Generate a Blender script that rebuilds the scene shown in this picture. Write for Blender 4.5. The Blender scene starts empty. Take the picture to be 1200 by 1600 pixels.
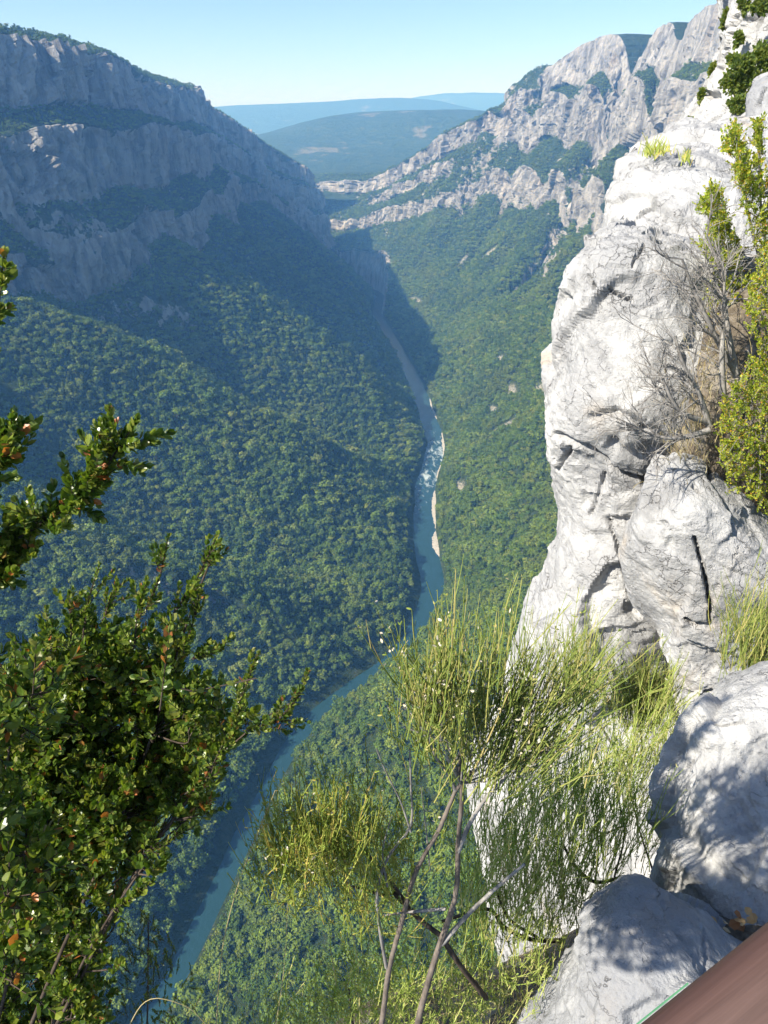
import bpy, math, random
import numpy as np
from mathutils import Vector, Matrix

random.seed(7)
RNG = np.random.default_rng(7)
SC = bpy.context.scene
COL = SC.collection
rad = math.radians

# ------------------------------------------------------------------ camera, sky, sun, exposure
F = 1155.0                       # focal length in pixels of the 1200 x 1600 photograph
PITCH = rad(28.2)
CP, SP = math.cos(PITCH), math.sin(PITCH)
cam_d = bpy.data.cameras.new('camera')
cam = bpy.data.objects.new('camera', cam_d)
COL.objects.link(cam)
cam_d.sensor_fit = 'VERTICAL'
cam_d.angle = 2 * math.atan(800.0 / F)
cam_d.clip_start = 0.02
cam_d.clip_end = 60000.0
cam.location = (0, 0, 0)
cam.rotation_euler = (rad(90) - PITCH, 0, 0)
SC.camera = cam

SUN_EL, SUN_BACK = rad(39.5), rad(29)          # sun high on the left, a little behind the camera
to_sun = Vector((-math.cos(SUN_EL) * math.cos(SUN_BACK), -math.cos(SUN_EL) * math.sin(SUN_BACK), math.sin(SUN_EL)))
world = bpy.data.worlds.new('World')
SC.world = world
world.use_nodes = True
wn = world.node_tree
wn.nodes.clear()
wo = wn.nodes.new('ShaderNodeOutputWorld')
bg = wn.nodes.new('ShaderNodeBackground')
sky = wn.nodes.new('ShaderNodeTexSky')
sky.sky_type = 'NISHITA'
sky.sun_disc = False
sky.sun_elevation = SUN_EL
sky.sun_rotation = math.atan2(to_sun.x, to_sun.y)
sky.altitude = 900
sky.air_density = 0.8
sky.dust_density = 1.2
sky.ozone_density = 3.8
bg.inputs['Strength'].default_value = 0.105
wn.links.new(sky.outputs['Color'], bg.inputs['Color'])
wn.links.new(bg.outputs['Background'], wo.inputs['Surface'])
sun_d = bpy.data.lights.new('sun', 'SUN')
sun_d.energy = 5.0
sun_d.angle = rad(0.53)
sun_d.color = (1.0, 0.95, 0.86)
sun = bpy.data.objects.new('sun', sun_d)
COL.objects.link(sun)
sun.rotation_euler = (-to_sun).to_track_quat('-Z', 'Y').to_euler()
vs = SC.view_settings
vs.view_transform = 'Standard'
vs.look = 'None'
vs.exposure = 0.95
vs.gamma = 1.0
vs.use_curve_mapping = False
SC.render.engine = 'CYCLES'
SC.cycles.use_denoising = True
SC.cycles.max_bounces = 8
SC.cycles.diffuse_bounces = 3
SC.cycles.transparent_max_bounces = 8
SC.cycles.volume_bounces = 1
SC.cycles.use_adaptive_sampling = True
SC.cycles.adaptive_threshold = 0.02


# ------------------------------------------------------------------ helpers
def at(px, py, Y):
    """A pixel of the photograph, at the distance Y north of the camera, as a point of the place."""
    rx, u = (px - 600.0) / F, (800.0 - py) / F
    dy = CP + u * SP
    t = Y / dy
    return np.array([rx * t, Y, (-SP + u * CP) * t])


def project(P):
    P = np.asarray(P, float)
    f = P[..., 1] * CP - P[..., 2] * SP
    up = P[..., 1] * SP + P[..., 2] * CP
    f = np.where(f < 1e-3, 1e-3, f)
    return 600 + F * P[..., 0] / f, 800 - F * up / f, f


_M = np.uint32(0xFFFFFFFF)


def _h(ix, iy, iz, seed):
    with np.errstate(over='ignore'):
        h = (ix.astype(np.uint32) * np.uint32(374761393) + iy.astype(np.uint32) * np.uint32(668265263)
             + iz.astype(np.uint32) * np.uint32(2147483647 % 4294967296) + np.uint32(seed * 1013 + 77) * np.uint32(1274126177))
        h = (h ^ (h >> np.uint32(13))) * np.uint32(1274126177)
        h = (h ^ (h >> np.uint32(16))) * np.uint32(2246822519)
        return h ^ (h >> np.uint32(15))


def noise(P, seed=0):
    """Gradient noise, about -1 to 1."""
    P = np.asarray(P, float)
    i = np.floor(P).astype(np.int64)
    f = P - i
    w = f * f * f * (f * (f * 6 - 15) + 10)
    out = np.zeros(P.shape[:-1])
    for dx in (0, 1):
        for dy in (0, 1):
            for dz in (0, 1):
                h = _h(i[..., 0] + dx, i[..., 1] + dy, i[..., 2] + dz, seed)
                gx = (h & np.uint32(1023)).astype(float) / 511.5 - 1
                gy = ((h >> np.uint32(10)) & np.uint32(1023)).astype(float) / 511.5 - 1
                gz = ((h >> np.uint32(20)) & np.uint32(1023)).astype(float) / 511.5 - 1
                d = gx * (f[..., 0] - dx) + gy * (f[..., 1] - dy) + gz * (f[..., 2] - dz)
                ww = (w[..., 0] if dx else 1 - w[..., 0]) * (w[..., 1] if dy else 1 - w[..., 1]) * (w[..., 2] if dz else 1 - w[..., 2])
                out += d * ww
    return out * 1.4


def fbm(P, oct=4, seed=0, gain=0.5):
    s, a, n = 0, 1.0, 0
    P = np.asarray(P, float)
    for k in range(oct):
        s = s + a * noise(P * (2.03 ** k), seed + k)
        n += a
        a *= gain
    return s / n


def ridged(P, oct=3, seed=0, gain=0.5):
    s, a, n = 0, 1.0, 0
    P = np.asarray(P, float)
    for k in range(oct):
        s = s + a * (1 - 2 * np.abs(noise(P * (2.03 ** k), seed + k)))
        n += a
        a *= gain
    return s / n


def smooth(a, b, x):
    t = np.clip((x - a) / (b - a), 0, 1)
    return t * t * (3 - 2 * t)


def facets(P, seed=0):
    """Broken-stone relief: every cell is a tilted flat face, with steps where cells meet."""
    P = np.asarray(P, float)
    i = np.floor(P).astype(np.int64)
    best = np.full(P.shape[:-1], 1e9)
    val = np.zeros(P.shape[:-1])
    for dx in (-1, 0, 1):
        for dy in (-1, 0, 1):
            for dz in (-1, 0, 1):
                a, b, c = i[..., 0] + dx, i[..., 1] + dy, i[..., 2] + dz
                h = _h(a, b, c, seed)
                g = _h(a, b, c, seed + 57)
                u = lambda q, k: ((q >> np.uint32(k)) & np.uint32(1023)).astype(np.float32) / 1023.0
                ox = P[..., 0] - (a + u(h, 0))
                oy = P[..., 1] - (b + u(h, 10))
                oz = P[..., 2] - (c + u(h, 20))
                d = ox * ox + oy * oy + oz * oz
                m = d < best
                v = ox * (u(g, 0) - .5) + oy * (u(g, 10) - .5) + oz * (u(g, 20) - .5) + .35 * (u(h, 5) - .5)
                val = np.where(m, v, val)
                best = np.where(m, d, best)
    return val


def spline(t, V, tt):
    """Monotone-ish cubic through V (n, k) at parameters t, read at tt."""
    t, V, tt = np.asarray(t, float), np.asarray(V, float), np.asarray(tt, float)
    if V.ndim == 1:
        V = V[:, None]
        flat = True
    else:
        flat = False
    d = (V[1:] - V[:-1]) / (t[1:] - t[:-1])[:, None]
    m = np.zeros_like(V)
    m[0], m[-1] = d[0], d[-1]
    w1 = (t[2:] - t[1:-1])[:, None]
    w0 = (t[1:-1] - t[:-2])[:, None]
    m[1:-1] = (d[:-1] * w1 + d[1:] * w0) / (w0 + w1)
    k = np.clip(np.searchsorted(t, tt, side='right') - 1, 0, len(t) - 2)
    h = t[k + 1] - t[k]
    s = ((tt - t[k]) / h)[:, None]
    h = h[:, None]
    r = ((2 * s ** 3 - 3 * s ** 2 + 1) * V[k] + (s ** 3 - 2 * s ** 2 + s) * h * m[k]
         + (-2 * s ** 3 + 3 * s ** 2) * V[k + 1] + (s ** 3 - s ** 2) * h * m[k + 1])
    return r[:, 0] if flat else r


def grid_mesh(name, G, flip=False, attrs=None, smooth_shade=True):
    """A mesh from a grid of points (rows, columns, 3)."""
    r, c = G.shape[:2]
    idx = np.arange(r * c).reshape(r, c)
    q = np.stack([idx[:-1, :-1], idx[:-1, 1:], idx[1:, 1:], idx[1:, :-1]], -1).reshape(-1, 4)
    if flip:
        q = q[:, ::-1]
    return raw_mesh(name, G.reshape(-1, 3), q, attrs, smooth_shade)


def raw_mesh(name, V, quads, attrs=None, smooth_shade=False, tris=None):
    me = bpy.data.meshes.new(name)
    V = np.ascontiguousarray(V, dtype=np.float32)
    loops = [np.asarray(quads, np.int32).reshape(-1)]
    nq = len(quads)
    sizes = [np.full(nq, 4, np.int32)]
    if tris is not None and len(tris):
        loops.append(np.asarray(tris, np.int32).reshape(-1))
        sizes.append(np.full(len(tris), 3, np.int32))
    L = np.concatenate(loops)
    S = np.concatenate(sizes)
    me.vertices.add(len(V))
    me.vertices.foreach_set('co', V.ravel())
    me.loops.add(len(L))
    me.loops.foreach_set('vertex_index', L)
    me.polygons.add(len(S))
    st = np.concatenate([[0], np.cumsum(S)[:-1]]).astype(np.int32)
    me.polygons.foreach_set('loop_start', st)
    me.polygons.foreach_set('use_smooth', np.full(len(S), smooth_shade))
    for k, v in (attrs or {}).items():
        a = me.attributes.new(k, 'FLOAT', 'POINT')
        a.data.foreach_set('value', np.ascontiguousarray(v, dtype=np.float32).ravel())
    me.update(calc_edges=True)
    me.validate()
    return me


def put(name, me, mats, parent=None):
    o = bpy.data.objects.new(name, me)
    COL.objects.link(o)
    for m in (mats if isinstance(mats, (list, tuple)) else [mats]):
        if m is not None and me is not None and len(me.materials) < len(mats if isinstance(mats, (list, tuple)) else [mats]):
            me.materials.append(m)
    if parent is not None:
        o.parent = parent
    return o


def tag(o, label=None, cat=None, group=None, kind=None):
    if label:
        o['label'] = label
    if cat:
        o['category'] = cat
    if group:
        o['group'] = group
    if kind:
        o['kind'] = kind
    return o


def empty(name, loc=(0, 0, 0)):
    o = bpy.data.objects.new(name, None)
    COL.objects.link(o)
    o.location = [float(v) for v in loc]
    o.empty_display_size = 0.2
    return o


class MB:
    """Collects pieces of mesh, builds one object."""

    def __init__(self):
        self.V, self.Q, self.T, self.n = [], [], [], 0
        self.wait = {}

    def add(self, V, Q=None, T=None):
        V = np.asarray(V, float)
        self.V.append(V)
        if Q is not None and len(Q):
            self.Q.append(np.asarray(Q, int) + self.n)
        if T is not None and len(T):
            self.T.append(np.asarray(T, int) + self.n)
        self.n += len(V)

    def queue(self, pts, r0, r1, sides=3):
        self.wait.setdefault((len(pts), sides), []).append((pts, r0, r1))

    def flush(self):
        for (n, sides), items in self.wait.items():
            P = np.array([i[0] for i in items])
            r = np.array([i[1] for i in items])[:, None] * (1 - np.linspace(0, 1, n)) + np.array([i[2] for i in items])[:, None] * np.linspace(0, 1, n)
            T = unit(np.gradient(P, axis=1))
            A = unit(np.cross(T, np.array([0.31, 0.87, 0.38])))
            B = np.cross(T, A)
            ang = np.arange(sides) * 2 * math.pi / sides
            V = P[:, :, None] + r[:, :, None, None] * (np.cos(ang)[:, None] * A[:, :, None] + np.sin(ang)[:, None] * B[:, :, None])
            m = len(P)
            base = (np.arange(m) * n * sides)[:, None, None]
            i = np.arange(n - 1)[None, :, None] * sides
            j = np.arange(sides)[None, None]
            j2 = (j + 1) % sides
            Q = np.stack([base + i + j, base + i + j2, base + i + sides + j2, base + i + sides + j], -1).reshape(-1, 4)
            self.add(V.reshape(-1, 3), Q)
        self.wait = {}

    def tube(self, pts, radii, sides=5):
        P = np.asarray(pts, float)
        n = len(P)
        R = np.broadcast_to(np.asarray(radii, float), (n,))
        T = np.gradient(P, axis=0)
        T /= np.linalg.norm(T, axis=1)[:, None] + 1e-12
        ref = np.array([0.31, 0.87, 0.38]) if abs(T[0] @ np.array([0.31, 0.87, 0.38])) < 0.9 else np.array([1.0, 0, 0])
        A = np.cross(T, ref)
        A /= np.linalg.norm(A, axis=1)[:, None] + 1e-12
        B = np.cross(T, A)
        ang = np.arange(sides) * 2 * math.pi / sides
        V = P[:, None] + R[:, None, None] * (np.cos(ang)[None, :, None] * A[:, None] + np.sin(ang)[None, :, None] * B[:, None])
        i = np.arange(n - 1)[:, None] * sides
        j = np.arange(sides)[None]
        j2 = (j + 1) % sides
        Q = np.stack([i + j, i + j2, i + sides + j2, i + sides + j], -1).reshape(-1, 4)
        self.add(V.reshape(-1, 3), Q)

    def mesh(self, name, smooth_shade=False):
        V = np.concatenate(self.V) if self.V else np.zeros((0, 3))
        Q = np.concatenate(self.Q) if self.Q else np.zeros((0, 4), int)
        T = np.concatenate(self.T) if self.T else None
        return raw_mesh(name, V, Q, None, smooth_shade, T)

    def build(self, name, mat, parent=None, smooth_shade=False, origin=None):
        self.flush()
        if origin is not None:
            self.V = [v - np.asarray(origin) for v in self.V]
        return put(name, self.mesh(name, smooth_shade), mat, parent)


LEAF_V = np.array([(0, 0, 0), (0, .34, -.05), (0, .72, -.04), (0, 1, .03),
                   (-.31, .32, .05), (-.28, .72, .06), (.31, .32, .05), (.28, .72, .06)])
LEAF_Q = np.array([(4, 1, 2, 5), (1, 6, 7, 2)])
LEAF_T = np.array([(0, 1, 4), (0, 6, 1), (5, 2, 3), (2, 7, 3)])


def unit(v):
    v = np.asarray(v, float)
    return v / (np.linalg.norm(v, axis=-1, keepdims=True) + 1e-12)


def leaf_frames(D, N):
    Y = unit(D)
    X = unit(np.cross(Y, N))
    Z = np.cross(X, Y)
    return X, Y, Z


def add_leaves(mb, O, D, N, L, width=1.0):
    """Many folded oval leaves: origins, directions, normals, lengths."""
    O, L = np.asarray(O, float), np.asarray(L, float)
    X, Y, Z = leaf_frames(np.asarray(D, float), np.asarray(N, float))
    n = len(O)
    V = O[:, None] + L[:, None, None] * (LEAF_V[None, :, :1] * width * X[:, None] + LEAF_V[None, :, 1:2] * Y[:, None] + LEAF_V[None, :, 2:] * Z[:, None])
    k = (np.arange(n) * 8)[:, None, None]
    mb.add(V.reshape(-1, 3), (LEAF_Q[None] + k).reshape(-1, 4), (LEAF_T[None] + k).reshape(-1, 3))


# ------------------------------------------------------------------ materials
def nodes(name):
    m = bpy.data.materials.new(name)
    m.use_nodes = True
    t = m.node_tree
    t.nodes.clear()
    out = t.nodes.new('ShaderNodeOutputMaterial')
    return m, t, out


class NB:
    def __init__(self, t):
        self.t = t

    def n(self, typ, **kw):
        o = self.t.nodes.new(typ)
        for k, v in kw.items():
            if k in o.inputs.keys():
                o.inputs[k].default_value = v
            else:
                setattr(o, k, v)
        return o

    def l(self, a, b):
        self.t.links.new(a, b)

    def pos(self):
        return self.n('ShaderNodeNewGeometry').outputs['Position']

    def scaled(self, vec, s):
        m = self.n('ShaderNodeMapping')
        m.inputs['Scale'].default_value = s
        self.l(vec, m.inputs['Vector'])
        return m.outputs['Vector']

    def noise(self, vec, scale, detail=6, rough=0.6, dist=0.0):
        o = self.n('ShaderNodeTexNoise')
        o.inputs['Scale'].default_value = scale
        o.inputs['Detail'].default_value = detail
        o.inputs['Roughness'].default_value = rough
        o.inputs['Distortion'].default_value = dist
        self.l(vec, o.inputs['Vector'])
        return o.outputs['Fac']

    def ramp(self, fac, stops, interp='LINEAR'):
        o = self.n('ShaderNodeValToRGB')
        o.color_ramp.interpolation = interp
        e = o.color_ramp.elements
        while len(e) < len(stops):
            e.new(0.5)
        for k, (p, c) in enumerate(stops):
            e[k].position = p
            e[k].color = (*c, 1) if len(c) == 3 else c
        self.l(fac, o.inputs['Fac'])
        return o.outputs['Color']

    def mix(self, fac, a, b, blend='MIX'):
        o = self.n('ShaderNodeMix', data_type='RGBA', blend_type=blend)
        for s, v in ((o.inputs[0], fac), (o.inputs[6], a), (o.inputs[7], b)):
            if hasattr(v, 'is_linked'):
                self.l(v, s)
            elif isinstance(v, (int, float)):
                s.default_value = v
            else:
                s.default_value = (*v, 1)
        return o.outputs[2]

    def math(self, op, a, b=0.0, c=0.0, clamp=False):
        o = self.n('ShaderNodeMath', operation=op, use_clamp=clamp)
        for s, v in zip(o.inputs, (a, b, c)):
            if hasattr(v, 'is_linked'):
                self.l(v, s)
            else:
                s.default_value = v
        return o.outputs[0]

    def step(self, x, lo, hi):
        o = self.n('ShaderNodeMapRange', interpolation_type='SMOOTHSTEP')
        self.l(x, o.inputs['Value'])
        o.inputs['From Min'].default_value = lo
        o.inputs['From Max'].default_value = hi
        return o.outputs['Result']

    def bump(self, h, strength, dist):
        o = self.n('ShaderNodeBump')
        o.inputs['Strength'].default_value = strength
        o.inputs['Distance'].default_value = dist
        self.l(h, o.inputs['Height'])
        return o.outputs['Normal']

    def bsdf(self, col, rough=0.9, normal=None, spec=0.2):
        o = self.n('ShaderNodeBsdfPrincipled')
        if hasattr(col, 'is_linked'):
            self.l(col, o.inputs['Base Color'])
        else:
            o.inputs['Base Color'].default_value = (*col, 1)
        if hasattr(rough, 'is_linked'):
            self.l(rough, o.inputs['Roughness'])
        else:
            o.inputs['Roughness'].default_value = rough
        o.inputs['Specular IOR Level'].default_value = spec
        if normal is not None:
            self.l(normal, o.inputs['Normal'])
        return o.outputs[0]


def mat_mountain():
    m, t, out = nodes('limestone_and_scrub')
    b = NB(t)
    p = b.pos()
    streak = b.noise(b.scaled(p, (1, 1, 0.22)), 0.06, 9, 0.65, 0.6)
    fine = b.noise(p, 0.25, 8, 0.7)
    rock = b.ramp(streak, [(0.3, (0.09, 0.088, 0.085)), (0.42, (0.2, 0.195, 0.185)), (0.54, (0.34, 0.33, 0.31)), (0.72, (0.46, 0.445, 0.415))])
    ochre = b.noise(b.scaled(p, (1, 1, 0.4)), 0.021, 5, 0.6, 0.5)
    rock = b.mix(b.math('MULTIPLY', b.step(ochre, 0.52, 0.72), 0.4), rock, (0.37, 0.29, 0.21))
    rock = b.mix(b.math('MULTIPLY', b.step(fine, 0.5, 0.75), 0.45), rock, (0.12, 0.115, 0.11))
    vegn = b.noise(p, 0.16, 8, 0.7)
    veg = b.ramp(vegn, [(0.3, (0.018, 0.032, 0.013)), (0.5, (0.035, 0.058, 0.02)), (0.72, (0.075, 0.085, 0.036))])
    a = b.n('ShaderNodeAttribute', attribute_name='rock').outputs['Fac']
    e = b.math('ADD', a, b.math('MULTIPLY', b.math('SUBTRACT', b.noise(p, 0.11, 8, 0.75), 0.5), 2.2))
    fac = b.step(e, 0.46, 0.58)
    col = b.mix(fac, veg, rock)
    sc = b.n('ShaderNodeAttribute', attribute_name='scree').outputs['Fac']
    col = b.mix(b.step(b.math('ADD', sc, b.math('MULTIPLY', b.math('SUBTRACT', b.noise(p, 0.4, 8, 0.8), 0.5), 2.2)), 0.5, 0.8), col, (0.36, 0.34, 0.29))
    h = b.math('ADD', b.math('MULTIPLY', streak, 2.0), fine)
    b.l(b.bsdf(col, 0.95, b.bump(h, 0.8, 5.0), 0.1), out.inputs['Surface'])
    return m


def mat_hills():
    m, t, out = nodes('distant_woods')
    b = NB(t)
    p = b.pos()
    n1 = b.noise(p, 0.004, 8, 0.65)
    n2 = b.noise(p, 0.03, 6, 0.7)
    col = b.ramp(n2, [(0.3, (0.022, 0.042, 0.016)), (0.55, (0.045, 0.07, 0.028)), (0.75, (0.09, 0.1, 0.05))])
    col = b.mix(b.step(n1, 0.6, 0.66), col, (0.16, 0.15, 0.09))
    f = b.n('ShaderNodeAttribute', attribute_name='field').outputs['Fac']
    col = b.mix(b.step(b.math('ADD', f, b.math('MULTIPLY', b.math('SUBTRACT', n2, 0.5), 0.6)), 0.45, 0.6), col, (0.44, 0.36, 0.24))
    r = b.n('ShaderNodeAttribute', attribute_name='rock').outputs['Fac']
    rk = b.ramp(b.noise(p, 0.05, 6, 0.7), [(0.35, (0.2, 0.18, 0.15)), (0.6, (0.45, 0.42, 0.37))])
    col = b.mix(b.step(b.math('ADD', r, b.math('MULTIPLY', b.math('SUBTRACT', n2, 0.5), 0.9)), 0.45, 0.6), col, rk)
    b.l(b.bsdf(col, 0.95, b.bump(n2, 1.0, 16.0), 0.05), out.inputs['Surface'])
    return m


def mat_water():
    m, t, out = nodes('green_river_water')
    b = NB(t)
    p = b.pos()
    n = b.noise(b.scaled(p, (1, 0.45, 1)), 0.16, 6, 0.65, 0.5)
    foam_sheen = b.n('ShaderNodeAttribute', attribute_name='foam_sheen').outputs['Fac']
    fo = b.step(b.math('ADD', foam_sheen, b.math('MULTIPLY', b.math('SUBTRACT', n, 0.5), 1.6)), 0.42, 0.75)
    col = b.mix(fo, (0.016, 0.05, 0.06), (0.42, 0.5, 0.53))
    rough = b.math('ADD', 0.18, b.math('MULTIPLY', fo, 0.5))
    b.l(b.bsdf(col, rough, b.bump(n, 0.35, 1.0), 0.5), out.inputs['Surface'])
    return m


def mat_gravel():
    m, t, out = nodes('pale_gravel')
    b = NB(t)
    p = b.pos()
    n = b.noise(p, 0.5, 8, 0.75)
    col = b.ramp(n, [(0.3, (0.2, 0.19, 0.16)), (0.5, (0.4, 0.38, 0.33)), (0.7, (0.52, 0.5, 0.45))])
    b.l(b.bsdf(col, 0.95, b.bump(n, 0.8, 1.0), 0.1), out.inputs['Surface'])
    return m


def mat_limestone(name, white, grey, scale=1.0, ochre=0.3, greyness=0.5, bump=0.03):
    m, t, out = nodes(name)
    b = NB(t)
    p = b.pos()
    big = b.noise(p, 1.3 * scale, 7, 0.65, 0.4)
    mid = b.noise(p, 6.0 * scale, 8, 0.72, 0.3)
    fine = b.noise(p, 38.0 * scale, 5, 0.7)
    col = b.mix(b.step(b.math('ADD', b.math('MULTIPLY', big, 0.6), b.math('MULTIPLY', mid, 0.4)), 0.5 - 0.25 * greyness, 0.72 - 0.25 * greyness), white, grey)
    col = b.mix(b.math('MULTIPLY', b.step(mid, 0.56, 0.70), 0.55), col, tuple(v * 0.55 for v in grey))
    col = b.mix(b.math('MULTIPLY', b.step(fine, 0.55, 0.78), 0.5), col, tuple(v * 0.5 for v in grey))
    oc = b.noise(b.scaled(p, (1, 1, 0.5)), 1.1 * scale, 5, 0.6, 0.6)
    col = b.mix(b.math('MULTIPLY', b.step(oc, 0.57, 0.72), ochre), col, (0.46, 0.35, 0.22))
    run = b.noise(b.scaled(p, (1, 1, 0.16)), 2.3 * scale, 6, 0.65, 0.8)
    col = b.mix(b.math('MULTIPLY', b.step(run, 0.56, 0.7), 0.55), col, tuple(v * 0.6 for v in grey))
    vo = b.n('ShaderNodeTexVoronoi', feature='DISTANCE_TO_EDGE')
    vo.inputs['Scale'].default_value = 3.1 * scale
    w = b.n('ShaderNodeVectorMath', operation='ADD')
    nz = b.n('ShaderNodeTexNoise')
    nz.inputs['Scale'].default_value = 4.0 * scale
    nz.inputs['Detail'].default_value = 5
    b.l(p, nz.inputs['Vector'])
    ms = b.n('ShaderNodeVectorMath', operation='SCALE')
    ms.inputs['Scale'].default_value = 0.7 / scale
    b.l(nz.outputs['Color'], ms.inputs[0])
    b.l(p, w.inputs[0])
    b.l(ms.outputs[0], w.inputs[1])
    b.l(w.outputs[0], vo.inputs['Vector'])
    crack = b.math('MULTIPLY', b.math('SUBTRACT', 1.0, b.step(vo.outputs['Distance'], 0.0, 0.022)), b.step(big, 0.47, 0.6))
    col = b.mix(b.math('MULTIPLY', crack, 0.6), col, (0.1, 0.095, 0.09))
    vp = b.n('ShaderNodeTexVoronoi')
    vp.inputs['Scale'].default_value = 26.0 * scale
    b.l(p, vp.inputs['Vector'])
    pits = b.math('MULTIPLY', b.math('SUBTRACT', 1.0, b.step(vp.outputs['Distance'], 0.1, 0.35)), b.step(mid, 0.5, 0.62))
    h = b.math('ADD', b.math('MULTIPLY', mid, 1.6), b.math('MULTIPLY', fine, 0.55))
    h = b.math('SUBTRACT', h, b.math('ADD', b.math('MULTIPLY', crack, 0.8), b.math('MULTIPLY', pits, 0.5)))
    b.l(b.bsdf(col, 0.93, b.bump(h, 0.75, bump / scale), 0.15), out.inputs['Surface'])
    return m


def mat_leaf(name, stops, trans=0.35, rough=0.45, spec=0.4, tcol=(1.25, 1.35, 0.5)):
    """Leaf colours differ from leaf to leaf; some light comes through."""
    m, t, out = nodes(name)
    b = NB(t)
    g = b.n('ShaderNodeNewGeometry')
    col = b.ramp(g.outputs['Random Per Island'], stops)
    s = b.bsdf(col, rough, None, spec)
    tr = b.n('ShaderNodeBsdfTranslucent')
    b.l(b.mix(1.0, col, tcol, 'MULTIPLY'), tr.inputs['Color'])
    mx = b.n('ShaderNodeMixShader')
    mx.inputs[0].default_value = trans
    b.l(s, mx.inputs[1])
    b.l(tr.outputs[0], mx.inputs[2])
    b.l(mx.outputs[0], out.inputs['Surface'])
    return m


def mat_tree(name, stops):
    m, t, out = nodes(name)
    b = NB(t)
    oi = b.n('ShaderNodeObjectInfo')
    col = b.ramp(oi.outputs['Random'], stops)
    g = b.n('ShaderNodeNewGeometry')
    patch = b.noise(g.outputs['Position'], 0.017, 4, 0.6)
    col = b.mix(b.math('MULTIPLY', b.step(patch, 0.5, 0.68), 0.45), col, (0.26, 0.29, 0.07))
    col = b.mix(b.math('MULTIPLY', b.step(patch, 0.48, 0.32), 0.5), col, (0.07, 0.14, 0.035))
    col = b.mix(b.math('MULTIPLY', g.outputs['Random Per Island'], 0.5), col, (0.03, 0.055, 0.015))
    s = b.bsdf(col, 0.8, None, 0.15)
    tr = b.n('ShaderNodeBsdfTranslucent')
    b.l(col, tr.inputs['Color'])
    mx = b.n('ShaderNodeMixShader')
    mx.inputs[0].default_value = 0.25
    b.l(s, mx.inputs[1])
    b.l(tr.outputs[0], mx.inputs[2])
    b.l(mx.outputs[0], out.inputs['Surface'])
    return m


def mat_bark(name, c0, c1, scale=30):
    m, t, out = nodes(name)
    b = NB(t)
    n = b.noise(b.scaled(b.pos(), (1, 1, 0.35)), scale, 6, 0.7)
    b.l(b.bsdf(b.ramp(n, [(0.35, c0), (0.65, c1)]), 0.9, b.bump(n, 0.6, 0.004), 0.15), out.inputs['Surface'])
    return m


def mat_soil():
    m, t, out = nodes('dry_soil_and_litter')
    b = NB(t)
    p = b.pos()
    n = b.noise(p, 14, 8, 0.75)
    n2 = b.noise(p, 2.5, 5, 0.6)
    col = b.ramp(n, [(0.3, (0.06, 0.048, 0.036)), (0.5, (0.14, 0.115, 0.085)), (0.7, (0.26, 0.22, 0.165))])
    col = b.mix(b.math('MULTIPLY', b.step(n2, 0.5, 0.65), 0.6), col, (0.34, 0.31, 0.26))
    b.l(b.bsdf(col, 0.95, b.bump(n, 0.9, 0.03), 0.1), out.inputs['Surface'])
    return m


M_MOUNT = mat_mountain()
M_HILL = mat_hills()
M_WATER = mat_water()
M_GRAVEL = mat_gravel()
M_SOIL = mat_soil()
M_STONE = mat_limestone('white_limestone', (0.545, 0.54, 0.52), (0.335, 0.335, 0.335), 1.0, 0.45, 0.65)
M_STONE2 = mat_limestone('grey_limestone', (0.44, 0.44, 0.43), (0.27, 0.275, 0.285), 1.6, 0.2, 0.8)
M_CRAG = mat_limestone('crag_limestone', (0.56, 0.55, 0.52), (0.34, 0.34, 0.34), 0.28, 0.2, 0.6)
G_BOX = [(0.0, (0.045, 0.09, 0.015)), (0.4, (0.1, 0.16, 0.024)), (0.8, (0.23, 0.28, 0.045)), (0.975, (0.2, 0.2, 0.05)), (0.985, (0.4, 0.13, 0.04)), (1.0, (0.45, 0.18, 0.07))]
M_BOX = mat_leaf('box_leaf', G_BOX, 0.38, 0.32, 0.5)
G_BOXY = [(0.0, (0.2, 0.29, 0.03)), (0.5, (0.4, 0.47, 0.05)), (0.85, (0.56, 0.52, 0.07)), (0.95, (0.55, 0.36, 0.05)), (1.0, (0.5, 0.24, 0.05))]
M_BOXY = mat_leaf('yellow_box_leaf', G_BOXY, 0.35, 0.45, 0.3)  # yellow-green leaves of the box shrubs on the right
M_CRAGLEAF = mat_leaf('crag_shrub_leaf', [(0, (0.08, 0.13, 0.024)), (0.6, (0.16, 0.21, 0.04)), (1, (0.24, 0.25, 0.06))], 0.4, 0.6, 0.2)
M_BROOM = mat_leaf('broom_stem_green', [(0, (0.16, 0.22, 0.05)), (0.5, (0.27, 0.33, 0.075)), (0.8, (0.4, 0.4, 0.12)), (1, (0.52, 0.43, 0.18))], 0.3, 0.6, 0.2)
M_BROOML = mat_leaf('broom_stem_brightened', [(0, (0.26, 0.34, 0.07)), (0.5, (0.42, 0.5, 0.12)), (0.8, (0.55, 0.56, 0.2)), (1, (0.64, 0.55, 0.28))], 0.35, 0.6, 0.2)  # broom stem colours brightened to make up for shade on the low brooms
M_BROOMY = mat_leaf('broom_stem_yellow', [(0, (0.22, 0.3, 0.05)), (0.5, (0.36, 0.41, 0.085)), (0.85, (0.5, 0.46, 0.11)), (1, (0.56, 0.42, 0.13))], 0.3, 0.6, 0.2)
M_STRAW = mat_leaf('dry_straw', [(0, (0.32, 0.25, 0.1)), (0.6, (0.5, 0.42, 0.22)), (1, (0.55, 0.5, 0.32))], 0.2, 0.7, 0.2, (1, 1, 0.8))
M_POD = mat_leaf('dry_pod', [(0, (0.5, 0.43, 0.3)), (1, (0.68, 0.63, 0.52))], 0.2, 0.7, 0.2, (1, 1, 0.9))
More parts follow.
